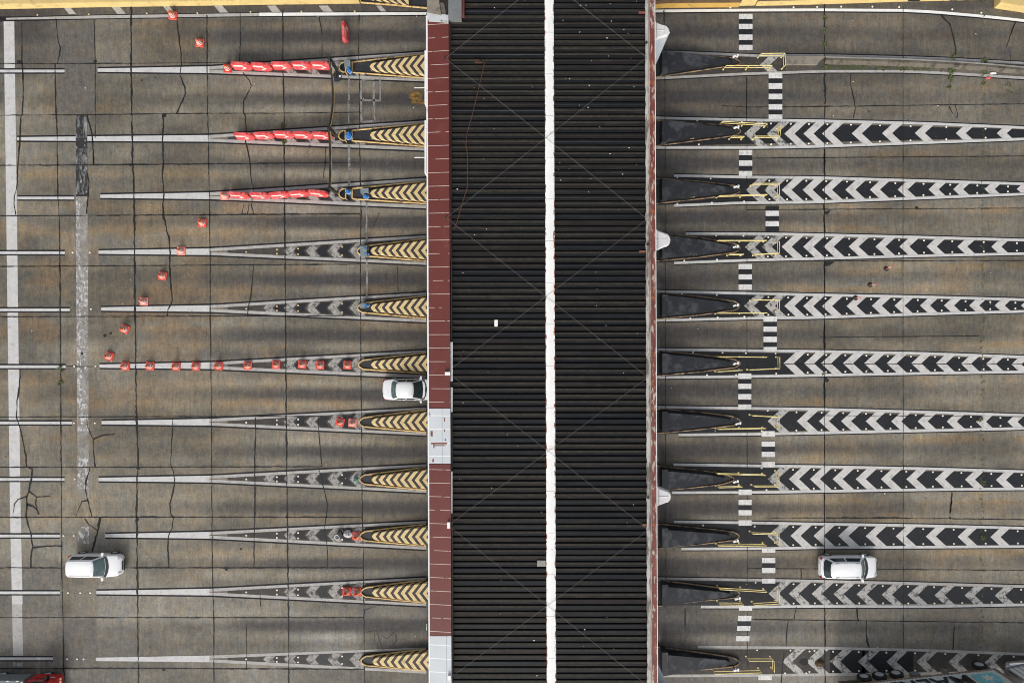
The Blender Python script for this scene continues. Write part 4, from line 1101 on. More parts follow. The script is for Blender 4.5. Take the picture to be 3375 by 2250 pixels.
# bracing wires
yl_ = [-330, 193, 718, 1225, 1730, 2235, 2740]
yr_ = [-335, 190, 722, 1243, 1745, 2262, 2770]
for k in range(6):
    for a, b in ((k, k + 1), (k + 1, k)):
        p, q = G(tx(1467, 1480, yl_[a]), yl_[a], 6.95), G(tx(2131, 2139, yr_[b]), yr_[b], 6.75)
        m_ = (p + q) / 2; m_.z = 6.94
        MB().tube([p, m_, q], 0.0095, 5).build("bracing_wire", WIRE, CAN, cbase)
# stubs of red primer on the right slope
PRIM = M("red_primer", (0.22, 0.07, 0.045), .2, 3, .7)
for x0, x1, y in ((2105, 2127, 42), (2107, 2130, 829), (2118, 2134, 1729)):
    a, b = G(x0, y, 6.45), G(x1, y, 6.45)
    MB().box(((a.x + b.x) / 2, a.y, 6.44), (b.x - a.x, .14, .05)).build("primer_patch", PRIM, CAN, cbase)
# patched sheet and whitish strap
for x, y, w, h, m in ((1635, 1065, 11, 22, WHITEP), (1784, 1853, 28, 20, M("patch_sheet", (0.26, 0.25, 0.23), .4, 8, .6))):
    g = G(x, y, 6.6)
    MB().box((g.x, g.y, lerp(ZE, ZR, (x - 1490) / 312) + .05), (w / S * .87, h / S * .87, .05)).build("roof_patch", m, CAN, cbase)

# objects on and by the canopy
g = G(1500, 22, 6.9)
T = thing("metal_cabinet", "grey sheet metal box lying on the canopy roof at its upper left corner", "cabinet", (g.x, g.y, 6.38))
MB().box((0, .45, .32), (.84, 2.6, .62)).build("cabinet_body", STEEL, T)
MB().box((0, .45, .645), (.9, 2.66, .03)).build("lid", STEEL, T)
g = G(1526, 10, 6.8)
tag(MB().box((0, 0, .15), (.16, 1.7, .3)).build("steel_post", M("red_post", (0.17, 0.05, 0.04), .2, 2, .6), loc=(g.x, g.y, 6.4)), "short dark red steel bar beside the grey sheet metal box on the roof", "steel bar")
g = G(1440, 0, 6.8)
T = thing("end_roof", "stained concrete coping closing the upper end of the red fascia", "roof", (g.x, g.y, 5.6))
gh = lambda x, y, z=6.85: G(x, y, z)
P4 = [gh(1406, -160), gh(1446, -160), gh(1448, 10), gh(1455, 52), gh(1408, 42)]
MB().prism([(p.x - g.x, p.y - g.y) for p in P4][::-1], 0, 1.27).build("coping", CONC, T)
P5 = [gh(1449, 8), gh(1463, 8), gh(1470, 46), gh(1457, 50)]
MB().prism([(p.x - g.x, p.y - g.y) for p in P5][::-1], .2, 1.2).build("coping", CONCD, T)
P6 = [gh(1405, 40), gh(1478, 50), gh(1478, 75), gh(1413, 71)]
MB().prism([(p.x - g.x, p.y - g.y) for p in P6][::-1], .2, 1.24).build("end_plate", M("end_plate_paint", (0.52, 0.54, 0.56), .12, 1.2, .5, spot=((.10, .09, .08), 1.2, .58, .66)), T)
MB().box((G(1456, 5, 6.9).x - g.x, 0.3, 1.3), (.32, .14, .12)).build("white_bracket", TRIM, T)

# loose cable lying on the left slope
pts = [(1597, 205), (1590, 240), (1578, 290), (1566, 340), (1556, 380), (1545, 420), (1537, 450), (1536, 475), (1541, 510), (1541, 545), (1541, 615), (1530, 650), (1518, 690), (1505, 735), (1496, 752)]
tag(MB().tube([G(x, y, 6.62) - Vector((0, 0, 0.0)) for x, y in pts], 0.028, 5).build("loose_cable", RUSTWIRE), "rusty brown cable trailing down the left slope of the canopy roof", "cable")
mb = MB()
for k in range(16):
    a = k * .9
    p = G(1576 + 10 * math.cos(a) + k * 1.1 - 8, 203 + 6 * math.sin(a * 1.3), 6.62); mb.v.append(p)
pp = mb.v; mb.v = []
tag(mb.tube(pp, .03, 5).build("cable_coil", RUSTWIRE), "small tangled coil at the upper end of the rusty roof cable", "cable")
mb = MB()
for k in range(70):
    right_s = rnd.random() < .62
    x = rnd.uniform(1840, 2120) if right_s else rnd.uniform(1500, 1790)
    y = rnd.uniform(0, 700) if (right_s and rnd.random() < .7) else rnd.uniform(0, 2250)
    z = lerp(ZE, ZR, (x - 1490) / 312 if x < 1810 else (2133 - x) / 312) + .05
    g = G(x, y, z); r = rnd.choice([.03, .035, .05, .06]) * rnd.uniform(.7, 1.2)
    r *= .8
    mb.box((g.x, g.y, z), (r * rnd.uniform(1, 2.2), r, .03), rz=rnd.uniform(0, 3))
tag(mb.build("roof_litter", SCRAP), "scattered pale droppings and litter on the charcoal roof", "litter", kind="stuff")

# hoods that jut out from the right eave
def hood(pts, zt, drop, label, m, ridge=None):
    g0 = G(pts[0][0], sum(p[1] for p in pts) / len(pts), zt)
    root = thing("eave_hood", label, "hood", (g0.x, g0.y, zt - drop), 0, "hoods on the right eave")
    cx = sum(p[0] for p in pts) / len(pts); cy = sum(p[1] for p in pts) / len(pts)
    off = Vector((g0.x, g0.y, zt - drop))
    low, mid, top = [], [], []
    for x, y in pts:
        g = G(x, y, zt); low.append(Vector((lerp(g.x, g0.x, .12), lerp(g.y, g0.y, .2), zt - drop))); mid.append(Vector((g.x, g.y, zt - .12)))
        t = G(lerp(x, cx, .22), lerp(y, cy, .22), zt); top.append(Vector((t.x, t.y, zt + .03)))
    MB().loft([low[::-1], mid[::-1], top[::-1]], 0, True, True).build("hood_shell", m, root, off, smooth=30)
    MB().tube([G(pts[0][0], pts[0][1], zt), G(pts[-1][0], pts[-1][1], zt)], .035, 6).build("mounting_bar", TRIM, root, off)
    c = G(cx + 4, cy, zt + .05)
    mb = MB(); mb.tube([c, G(cx + 4, cy - 12, zt + .04)], .02, 5); mb.tube([c, G(cx + 4, cy + 12, zt + .04)], .02, 5); mb.tube([c, G(pts[0][0] + 4, cy, zt + .04)], .02, 5)
    mb.build("stiffener", m, root, off)
def rounded(x0, y0, y1, x1, ya, yb, n=8):
    yc = (ya + yb) / 2; r = (yb - ya) / 2
    return [(x0, y0)] + [(x1 - r * .8 + r * .8 * math.sin(a), yc - r * math.cos(a)) for a in [math.pi * k / n for k in range(n + 1)]] + [(x0, y1)]
hood(rounded(2163, 756, 826, 2211, 767, 813), 5.9, 1.5, "pale grey rounded hood on the right eave beside the fourth island", HOOD)
hood(rounded(2166, 1604, 1668, 2213, 1615, 1657), 5.9, 1.6, "pale grey rounded hood on the right eave beside the eighth island", HOOD)
hood([(2160, 71), (2180, 79), (2197, 83), (2207, 94), (2209, 106), (2200, 118), (2180, 124), (2160, 131)], 5.9, .9, "pale torn hood on the right eave above a hanging grey sheet", HOOD)
hood(rounded(2168, 2262, 2332, 2208, 2275, 2320), 5.9, 1.7, "grey hood on the right eave cut off by the lower edge", HOODD)
off = G(2160, 120, 5.5)
tag(MB().loft([[G(2160, 128, 5.85) - off, G(2200, 119, 5.7) - off, G(2208, 108, 5.6) - off, G(2161, 214, 4.4) - off, G(2158, 212, 4.5) - off],
               [G(2160, 127, 5.80) - off, G(2199, 117, 5.65) - off, G(2206, 106, 5.55) - off, G(2160, 211, 4.3) - off, G(2157, 209, 4.4) - off]]).build("hanging_sheet", HOODD, loc=off),
    "blue grey sheet hanging torn below the topmost eave hood", "sheet")
off = G(2166, 2210, 5.0)
tag(MB().prism([((p - off).x, (p - off).y) for p in (G(2167, 2185, 5), G(2168, 2262, 5), G(2194, 2262, 5), G(2186, 2225, 5))], -.4, 0).build("hanging_sheet", HOODD, loc=off),
    "dark grey sloping sheet under the right eave at the lower edge", "sheet")

# ---------------------------------------------------------------- kerb walls along the upper edge
def wall(name, label, pts, h, w, m, cat, sub=None, mtop=None):
    """low wall whose lower (south) foot follows pts; w image pixels deep"""
    b = G(*pts[0])
    root = thing(name, label, cat, b)
    loops = []
    for x, y in pts:
        f, n = G(x, y), G(x, y - w)
        loops.append([Vector((f.x, f.y, 0)) - b, Vector((f.x, f.y + .10, h)) - b, Vector((n.x, n.y, h)) - b, Vector((n.x, n.y, 0)) - b])
    MB().loft(loops).build("wall_body", m, root)
    mb = MB()
    cl = []
    for x, y in pts:
        f, n = G(x, y), G(x, y - w)
        cl.append([Vector((f.x, f.y + .13, h + .002)) - b, Vector((f.x, f.y + .13, h + .02)) - b, Vector((n.x, n.y, h + .02)) - b, Vector((n.x, n.y, h + .002)) - b])
    mb.loft(cl).build("wall_coping", mtop or m, root)
    return root
wall("yellow_kerb_wall", "long pale yellow concrete kerb wall along the upper left edge of the paving", [(-250, 36), (0, 31), (310, 25), (850, 17), (1186, 13)], .55, 34, YEL, "kerb wall", mtop=YEL)
wall("yellow_kerb_wall", "ochre kerb wall right of the canopy along the upper edge", [(2155, 30), (2200, 27), (2434, 25)], .5, 16, YELO, "kerb wall", mtop=M("brown_coping", (0.16, 0.10, 0.055), .3, 1.2, .8))
wall("yellow_kerb_wall", "pale square yellow kerb section jutting out of the ochre wall", [(2436, 21), (2487, 19)], .75, 16, YEL, "kerb wall")
wall("yellow_kerb_wall", "long yellow kerb wall ending in black bands at the upper right", [(2490, 21), (2750, 14), (2990, 6), (3170, 2), (3240, 0)], .5, 22, YEL, "kerb wall", mtop=M("brown_coping", (0.16, 0.10, 0.055), .3, 1.2, .8))
wall("yellow_kerb_wall", "thick yellow kerb block in the upper right corner", [(3276, 28), (3375, 43), (3465, 57)], .7, 26, YEL, "kerb wall")
wall("dark_verge_wall", "dark mossy strip of wall behind the yellow kerb walls", [(2155, 3), (2990, -18), (3465, -12)], .25, 60, CONCD, "wall")
mb = MB()
for x0, x1 in ((2990, 3030), (3130, 3155), (3175, 3190)):
    a = interp([(2990, 6), (3170, 2), (3240, 0)], x0); b = interp([(2990, 6), (3170, 2), (3240, 0)], x1)
    p = [G(x0, a), G(x1, b)]
    mb.add([(p[0].x, p[0].y - .004, .02), (p[1].x, p[1].y - .004, .02), (p[1].x, p[1].y + .094, .48), (p[0].x, p[0].y + .094, .48)], [(0, 1, 2, 3)])
    mb.add([(p[0].x, p[0].y + .1, .524), (p[1].x, p[1].y + .1, .524), (p[1].x, p[1].y + .5, .524), (p[0].x, p[0].y + .5, .524)], [(0, 1, 2, 3)])
kw = [o for o in COL.objects if o.get("label", "").startswith("long yellow kerb wall ending")][0]
mb.build("black_band", BLACK, kw, kw.location)

# concrete median right of the topmost island
b = G(2640, 205)
T = thing("concrete_median", "weathered concrete median kerb between the two upper exit lanes", "median", b)
pm = [(2588, 189), (2700, 189), (2717, 191), (2700, 203), (2690, 216), (2588, 216)]
MB().prism([((G(x, y) - b).x, (G(x, y) - b).y) for x, y in pm][::-1], 0, .22).build("median_block", CONC, T)
mt = [(2717, 192), (2975, 199), (3119, 206), (3240, 214), (3465, 234)]
loops = []
for x, y in mt:
    q = [G(x, y) - b, G(x, y + 11) - b, G(x, y + 21) - b]
    loops.append([(q[0].x, q[0].y, 0), (q[0].x, q[0].y - .03, .24), (q[1].x, q[1].y, .26), (q[2].x, q[2].y, .03), (q[2].x, q[2].y, 0)])
MB().loft(loops).build("median_kerb", CONCD, T)
loops = []
for x, y in mt:
    q = [G(x, y - 1) - b, G(x, y + 3) - b]
    loops.append([(q[0].x, q[0].y, .25), (q[0].x, q[0].y, .275), (q[1].x, q[1].y, .275), (q[1].x, q[1].y, .25)])
MB().loft(loops).build("median_edge", M("pale_kerb", (0.26, 0.25, 0.235), .3, 1.0, .8), T)

# weeds in joints at the right
mb = MB()
def tuft(x, y, r, n, tall=.12):
    for k in range(n):
        a = rnd.uniform(0, 6.28); d = r * math.sqrt(rnd.random()) / S
        g = G(x, y); px, py = g.x + d * math.cos(a), g.y + d * math.sin(a)
        q = rnd.uniform(0, 6.28); L = rnd.uniform(.05, .16); w = L * .35; h = rnd.uniform(.2, 1) * tall
        mb.add([(px, py, .005), (px + L * math.cos(q) - w * math.sin(q), py + L * math.sin(q) + w * math.cos(q), h), (px + 2 * L * math.cos(q), py + 2 * L * math.sin(q), h * .7), (px + L * math.cos(q) + w * math.sin(q), py + L * math.sin(q) - w * math.cos(q), h)], [(0, 1, 2, 3)])
for k in range(110):
    t = k / 110
    tuft(lerp(3240, 3236, t) + rnd.uniform(-1, 1), lerp(40, 2170, t), 1.2, 2, .04)
for x, y, r, n in ((3136, 238, 8, 34), (3131, 262, 4, 22), (3128, 285, 3, 12), (3241, 240, 4, 16), (3241, 275, 3, 12), (3240, 0, 7, 30), (3140, 186, 5, 16), (3242, 200, 6, 22), (2720, 225, 6, 24), (2718, 100, 2.5, 12), (3324, 280, 3, 9), (3328, 305, 2, 5), (2717, 60, 2.5, 12), (2717, 150, 2.5, 12), (200, 1215, 3, 14), (200, 1260, 3, 14), (935, 415, 5, 20), (935, 470, 5, 22), (1407, 1212, 6, 20), (2717, 1230, 3, 8), (3228, 1380, 4, 18), (3237, 1770, 4, 22), (3238, 1590, 3, 12)):
    tuft(x, y, r, n, .14)
for x0, x1, y0, y1 in ((2720, 2860, 221, 222), (2860, 3130, 224, 230)):
    for k in range(40):
        t = rnd.random(); tuft(lerp(x0, x1, t), lerp(y0, y1, t), 2.5, 2, .1)
tag(mb.build("weeds", WEED), "green weeds growing along joints of the paving", "weeds", kind="stuff")
# litter on the paving
mb = MB()
for k in range(110):
    x, y = (rnd.uniform(30, 1390), rnd.uniform(50, 2230)) if rnd.random() < .55 else (rnd.uniform(2200, 3370), rnd.uniform(50, 2150))
    g = G(x, y); r = rnd.choice([.02, .025, .03, .045]) * rnd.uniform(.7, 1.3)
    mb.box((g.x, g.y, .02), (r * rnd.uniform(1, 2.5), r, .02), rz=rnd.uniform(0, 3))
tag(mb.build("litter", SCRAP), "tiny white scraps scattered over the paving", "litter", kind="stuff")

# ---------------------------------------------------------------- road studs
def stud_mesh(m):
    return MB().lathe([(.075, 0.0), (.075, .012), (.055, .03), (.025, .038)], 12).build("road_stud", m, smooth=60)
proto_w, proto_a = None, None
def stud(x, y, amber, label, group):
    global proto_w, proto_a
    if amber:
        if proto_a is None: proto_a = o = stud_mesh(STUDA)
        else: o = proto_a.copy(); COL.objects.link(o)
    else:
        if proto_w is None: proto_w = o = stud_mesh(STUD)
        else: o = proto_w.copy(); COL.objects.link(o)
    o.location = G(x, y); o.location.z = Z3
    tag(o, label, "road stud", group)
for i, st in enumerate(STUDS):
    for x, y in st:
        stud(x, y, False, f"round white road stud on the hatched marking right of the {TOP[i]}", f"studs on the {ORD[i]} hatched marking")
EXTRA = [  # beside the right end blocks
    (1, [(2298, 398), (2445, 401), (2303, 476)]), (2, [(2232, 585), (2342, 589), (2232, 672), (2346, 668), (2452, 664)]), (3, [(2360, 777), (2450, 777), (2255, 859), (2363, 855)]),
    (4, [(2247, 968), (2362, 972), (2275, 1048), (2365, 1045), (2453, 1043)]), (5, [(2284, 1161), (2381, 1162), (2458, 1163), (2556, 1164), (2330, 1235), (2426, 1235), (2558, 1230)]),
    (6, [(2530, 1352), (2510, 1419)]), (7, [(2510, 1541), (2526, 1613)]), (8, [(2317, 1730), (2487, 1733)]), (9, [(2490, 1918)]), (10, [(2495, 2140), (2605, 2141), (2684, 2142), (2587, 2216), (2657, 2216)]),
]
for i, st in EXTRA:
    for x, y in st:
        stud(x, y, False, f"white road stud beside the dark end block of the {TOP[i]}", f"studs beside the {ORD[i]} end block")
for i, I in enumerate(ISL):
    if i in (0, 1, 2, 5): continue
    for a in (905, 975, 1120):
        uu = interp([(690, I["y"] - 1), (1405, I["u"][1])], a); ll = interp([(690, I["y"]), (1405, I["l"][0])], a)
        for y in (lerp(uu, ll, .22), lerp(uu, ll, .78)):
            stud(a + 8, y, i in (3, 4), f"small road stud inside the grey wedge left of the {TOP[i]}", f"studs in the {ORD[i]} entry wedge")
    stud(812, I["y"] - 1, i in (3, 4), f"small road stud inside the grey wedge left of the {TOP[i]}", f"studs in the {ORD[i]} entry wedge")
for i, (y, xs) in enumerate([(832, [240, 296]), (1018, [300]), (1206, [245, 315]), (1393, [244, 270, 313]), (1577, [247]), (1764, [210, 244]), (1952, [225, 265, 298]), (2170, [222, 254, 276])]):
    for x in xs:
        stud(x, y, False, f"white road stud in the line gap left of the {TOP[i + 3]}", f"studs in the {ORD[i + 3]} line gap")
for k, (x, y) in enumerate([(124, 50), (293, 48), (484, 45), (651, 44), (826, 40), (994, 39), (1169, 38)]):
    stud(x, y, True, "small amber road stud on the upper edge of the white edge line at left", "studs on the left edge line")
for x, y in [(2407, 26), (2615, 25), (2693, 24), (2772, 23), (2875, 23), (2963, 24), (3138, 32), (3234, 43)]:
    stud(x, y, False, "white road stud between the upper right kerb wall and the edge line", "studs above the right edge line")

# ---------------------------------------------------------------- yellow guard rails
def rail(pts, label, h=.8, grn=False):
    b = G(*pts[0])
    T = thing("guard_rail", label, "guard rail", b, 0, "yellow guard rails at the island ends")
    P = [G(x, y) - b for x, y in pts]
    r = .027
    up = lambda p, z: Vector((p.x, p.y, z))
    MB().tube([up(p, h) for p in P], r + .006, 8).build("top_rail", RAILY, T, smooth=50)
    MB().tube([up(p, h * .52) for p in P], r, 8).build("middle_rail", RAILY, T, smooth=50)
    posts = list(P)
    for a, c in zip(P, P[1:]):
        if (c - a).length > 2.6: posts.append((a + c) / 2)
    for p in posts:
        MB().tube([up(p, .02), up(p, h)], r, 8).build("post", RAILY, T, smooth=50)
        MB().lathe([(.07, .015), (.07, .03)], 10, (p.x, p.y, 0)).build("foot_plate", RAILY, T)
RAILS = {
    0: [[(2497, 191), (2574, 190), (2576, 228)], [(2383, 230), (2532, 230)]],
    1: [[(2371, 411), (2517, 420)], [(2403, 459), (2442, 460)], [(2481, 459), (2558, 459), (2560, 424)]],
    2: [[(2473, 612), (2556, 612), (2556, 648)], [(2361, 652), (2516, 648)]],
    3: [[(2357, 797), (2515, 797)], [(2396, 842), (2440, 842)], [(2481, 842), (2556, 838), (2556, 800)]],
    4: [[(2471, 990), (2556, 990), (2556, 1026)], [(2357, 1033), (2516, 1032)]],
    5: [[(2359, 1174), (2515, 1176)], [(2357, 1223), (2435, 1218)], [(2462, 1217), (2557, 1213), (2557, 1176)]],
    6: [[(2470, 1366), (2555, 1370), (2554, 1406)], [(2359, 1410), (2512, 1407)]],
    7: [[(2356, 1555), (2511, 1559)], [(2359, 1599), (2435, 1597)], [(2476, 1596), (2554, 1596), (2554, 1550)]],
    8: [[(2470, 1749), (2555, 1751), (2554, 1787)], [(2359, 1789), (2513, 1787)]],
    9: [[(2363, 1929), (2515, 1938)], [(2363, 1978), (2439, 1979)], [(2477, 1980), (2555, 1976), (2555, 1935)]],
    10: [[(2458, 2161), (2538, 2161), (2540, 2197)], [(2347, 2203), (2498, 2199)]],
}
for i, rs in RAILS.items():
    for p in rs:
        if len(p) == 3: d = "L shaped yellow guard rail past the nose"
        elif p[1][0] - p[0][0] < 90: d = "short straight yellow guard rail at the nose"
        else: d = "long straight yellow guard rail at the nose"
        rail(p, f"{d} of the {TOP[i]}")

# small white signal heads on the noses
for i, Rr in enumerate(RISL):
    x, y = Rr["post"]
    g = G(x, y, 1.0)
    T = thing("signal_post", f"small white twin headed post on the right nose of the {TOP[i]}", "signal post", (g.x, g.y, .11), 0, "white posts on the island noses")
    MB().tube([(0, 0, 0), (0, 0, .95)], .03, 8).build("post", PLASTIC, T)
    MB().box((-.10, .03, 1.0), (.24, .13, .13), rz=.3).build("signal_head", WHITEP, T)
    MB().box((.13, .08, 1.0), (.14, .20, .13), rz=-.2).build("signal_head", WHITEP, T)

# ---------------------------------------------------------------- cones
def make_cone(label):
    T = thing("traffic_cone", label, "traffic cone", (0, 0, 0), 0, "orange traffic cones")
    b = .33
    sq = [(-b, -b + .05), (-b + .05, -b), (b - .05, -b), (b, -b + .05), (b, b - .05), (b - .05, b), (-b + .05, b), (-b, b - .05)]
    MB().loft([[(x, y, 0) for x, y in sq], [(x, y, .05) for x, y in sq], [(x * .93, y * .93, .075) for x, y in sq]], 0).build("cone_base", CONE, T, smooth=30)
    MB().lathe([(.265, .07), (.24, .11), (.20, .26), (.15, .44), (.10, .60), (.065, .72), (.05, .75), (.03, .755)], 24).build("cone_body", CONE, T, smooth=50)
    for z0, z1, m in ((.125, .195, REFL), (.27, .345, REFL), (.42, .49, REFL), (.56, .62, REFLY)):
        rr = lambda z: np.interp(z, [.07, .11, .26, .44, .60, .72], [.265, .24, .20, .15, .10, .065]) + .006
        MB().lathe([(float(rr(z0)), z0), (float(rr(z1)), z1)], 24, cap=False).build("reflective_band", m, T, smooth=60)
    return T
CONES = [
    (571, 53, 6, "on the white edge line under the yellow kerb wall", 0), (660, 143, 8, "standing alone in the topmost entry lane", 0), (752, 227, 4, "touching the left end of the topmost red barrier row", 2),
    (741, 646, 0, "touching the left end of the third red barrier row", 1), (668, 735, 5, "standing alone below the third red barrier row", 0), (598, 827, 2, "on the white line left of the fourth island", 1),
    (537, 909, 10, "alone in the lane left of the fifth entry wedge", 0), (476, 993, 3, "beside a tar joint above the fifth white line", 1), (413, 1084, 24, "turned askew above the cone row, right of the flaking bar", 0), (362, 1173, 20, "turned askew just above the left end of the long cone row", 0),
    (415, 1206, 2, "leftmost in the long row on the white line", 0), (496, 1205, 4, "second from left in the long row on the white line", 0), (582, 1207, 2, "third from left in the long row on the white line", 0), (647, 1206, 4, "fourth from left in the long row on the white line", 0), (722, 1205, 3, "fifth from left in the long row on the white line", 0),
    (818, 1204, 0, "sixth from left in the long row", 0), (911, 1201, 2, "seventh from left in the long row", 0), (997, 1200, 4, "eighth from left in the long row", 0), (1056, 1202, 1, "ninth from left in the long row", 0), (1146, 1202, 3, "last at the right end of the long row", 0),
    (1122, 1389, 16, "tilted beside a faded pink cone", 2), (1163, 1392, 3, "nearest the nose of the seventh island", 1), (1176, 1764, 2, "between a plastic bag and the ninth island nose", 0), (1143, 1947, 4, "left one of the pair before the tenth island", 2), (1178, 1948, 0, "touching the nose of the tenth island", 2),
]
c0 = None
for k, (x, y, a, d, kind) in enumerate(CONES):
    lab = ("faded pink traffic cone " if kind == 1 else "orange red traffic cone ") + d
    if c0 is None:
        c0 = make_cone(lab); T = c0
        c0.location = G(x, y); c0.rotation_euler = (0, 0, R(-a))
    else:
        mm = {1: {"cone_base": CONEF, "cone_body": CONEF}, 2: {"cone_base": CONER, "cone_body": CONER}}.get(kind)
        T = dup(c0, G(x, y), R(-a), lab, mm)
    T.location.z = .02

# ---------------------------------------------------------------- red barriers
def make_barrier(label):
    T = thing("water_barrier", label, "barrier", (0, 0, 0), 0, "red plastic barriers")
    L = .80
    def sec(x, wb, wt, zb, zt):
        return [(x, -wb, zb), (x, -wb, zb + .14), (x, -wt, zt), (x, wt, zt), (x, wb, zb + .14), (x, wb, zb)]
    MB().loft([sec(-L + .02, .08, .04, .05, .60), sec(-L + .16, .25, .10, 0, .80), sec(-.12, .26, .11, 0, .82), sec(L - .36, .26, .11, 0, .82), sec(L - .18, .22, .09, 0, .80), sec(L - .02, .08, .05, .05, .56)]).build("barrier_body", BARR, T, smooth=25)
    MB().lathe([(.07, .80), (.07, .85), (.05, .86)], 12, (.35, 0, 0)).build("filler_cap", BARRD, T)
    MB().box((L - .08, 0, .40), (.12, .13, .4)).build("coupling", BARRD, T)
    for s in (-1, 1):
        def on(x, t):  # point on the sloped side
            w = lerp(.26, .11, t) + .004
            return (x, s * w, lerp(.14, .82, t))
        mb = MB()
        mb.add([on(-.56, .60), on(.20, .60), on(.20, .84), on(-.56, .84)], [(0, 1, 2, 3) if s < 0 else (3, 2, 1, 0)])
        mb.add([on(.02, .80), on(.44, .38), on(.22, .38), on(.10, .56)], [(0, 3, 2, 1) if s < 0 else (0, 1, 2, 3)])
        mb.add([on(.44, .37), on(.10, .10), on(-.05, .10), on(.22, .37)], [(0, 3, 2, 1) if s < 0 else (0, 1, 2, 3)])
        mb.build("arrow_mark", REFL, T)
    return T
BAR = [[(803, 223, 2), (868, 225, 4), (933, 222, 1), (999, 221, 2), (1062, 221, 3)], [(812, 452, 3), (876, 450, -1), (940, 447, 2), (1004, 448, 2), (1067, 450, 2)], [(794, 645, 4), (862, 646, 2), (926, 644, -5), (990, 640, -5), (1054, 639, 6)]]
b0 = None
for r_, row in enumerate(BAR):
    for k, (x, y, a) in enumerate(row):
        lab = f"red barrier, {ORD[k]} from the left in the row before the {TOP[r_]}"
        p = G(x, y)
        if b0 is None:
            b0 = make_barrier(lab); T = b0; b0.location = p; b0.rotation_euler = (0, 0, R(-a))
        else:
            T = dup(b0, p, R(-a), lab)
        T.location.z = .02
T = dup(b0, G(1139, 112), R(92), "single red barrier set crosswise in the topmost entry lane")
T.location.z = .005

# ---------------------------------------------------------------- poles and striped cord at the upper islands
POLES = [((1115, 238), 2.75), ((1113, 455), 2.6), ((1113, 640), 2.4)]
tops = []
for i, ((x, y), h) in enumerate(POLES):
    g = G(x, y)
    T = thing("black_post", f"black square post holding the striped cord at the {TOP[i]}", "post", g, 0, "black cord posts")
    MB().box((0, 0, h / 2), (.21, .17, h), rz=.1).build("post", PLASTIC, T)
    MB().box((0, 0, .04), (.42, .42, .06), rz=.1).build("base_plate", PLASTIC, T)
    MB().box((-.02, -.01, h + .03), (.22, .2, .06)).build("post_cap", PLASTIC, T)
    MB().tube([(0.02, 0.02, h * .75), (.16, -.06, .1)], .028, 6).build("brace", STEEL, T)
    tops.append(g + Vector((0, 0, h - .05)))
def cord(a, b, sag, label, bow=0.0):
    c = thing("striped_cord", label, "cord", a, 0, "striped cords")
    n = 66
    P = []
    for k in range(n + 1):
        t = k / n
        p = a.lerp(b, t); p.z -= sag * 4 * t * (1 - t); p.x += bow * 4 * t * (1 - t); P.append(p - a)
    MB().tube(P, .098, 8).build("cord_core", PLASTIC, c, smooth=60)
    mb = MB()
    for k in range(0, n - 1, 1):
        q = P[k].lerp(P[k + 1], .40)
        if k > n * .06: mb.tube([P[k] + Vector((.080, 0, .03)), q + Vector((.080, 0, .03))], .036, 6)
    mb.build("yellow_stripe", M("cord_yellow", (.72, .50, .14), .1, 4, .5), c)
cord(tops[0], tops[1], .7, "black and yellow striped cord strung between the two upper black posts", .12)
cord(tops[1], tops[2], .25, "black and yellow striped cord strung between the two lower black posts", .02)
g = G(1110, 256)
T = thing("round_base", "round blue black weighted base with a white sticker by the topmost island", "weighted base", g)
MB().lathe([(.385, 0.01), (.39, .06), (.36, .10), (.05, .13)], 32).build("disc", BASEBLUE, T, smooth=40)
MB().box((.27, .06, .116), (.13, .17, .02), rz=.1).build("sticker", WHITEP, T)
MB().lathe([(.05, .12), (.05, .3)], 10).build("socket", PLASTIC, T)

# hoops and blue bundles on the three square-ended islands, and on the next two
for i, (x, y) in enumerate(((1130, 222), (1129, 447), (1130, 638))):
    g = G(x, y, .5)
    T = thing("hoop_rail", f"cream D shaped hoop in front of the {TOP[i]}", "hoop rail", (g.x, g.y, 0), 0, "cream hoops before the islands")
    a = [(.20 * 1.1, -.38), (.0, -.37), (-.18, -.27), (-.29, -.10), (-.29, .10), (-.18, .27), (0, .37), (.22, .38)]
    MB().tube([(p[0], p[1], .5) for p in a], .055, 8, closed=True).build("hoop", YELKERB, T, smooth=50)
    for p in (a[0], a[7], a[3]):
        MB().tube([(p[0], p[1], 0), (p[0], p[1], .5)], .045, 8).build("leg", YELKERB, T)
def bundle(x, y, w, h, label, z0=.0, rz=0.0):
    g = G(x, y, .6)
    n, m_ = 12, 7
    loops = []
    rr = random.Random(int(x * 7 + y))
    for k in range(m_):
        t = k / (m_ - 1)
        z = z0 + .95 * t
        s = math.sin(math.pi * (.12 + .80 * t)) ** .5
        loops.append([Vector((w / S / 2 * s * math.cos(q) * rr.uniform(.75, 1.2), h / S / 2 * s * math.sin(q) * rr.uniform(.75, 1.2), z)) for q in [2 * math.pi * j / n for j in range(n)]])
    T = thing("tarp_bundle", label, "tarp bundle", (g.x, g.y, 0), rz, "blue wrapped bundles")
    MB().loft(loops).build("tarp", BLUE, T, smooth=20)
    MB().tube([(w / S * .5 * math.cos(q), h / S * .5 * math.sin(q), z0 + .5) for q in [2 * math.pi * j / 16 for j in range(16)]], .018, 5, closed=True).build("tie", WHITEP, T)
bundle(1151, 232, 15, 18, "bright blue wrapped bundle between the hoop and the topmost island", rz=.3)
bundle(1149, 446, 20, 28, "bright blue wrapped bundle between the hoop and the second island", rz=-.4)
bundle(1147, 631, 16, 16, "blue wrapped bundle behind the hoop before the third island", rz=.2)
bundle(1206, 647, 18, 13, "blue bundle inside the frame of the third island")
bundle(1205, 819, 16, 14, "upper blue bundle at the nose of the fourth island")
bundle(1208, 837, 16, 10, "lower blue bundle at the nose of the fourth island")
bundle(1208, 1005, 16, 14, "blue bundle at the nose of the fifth island")
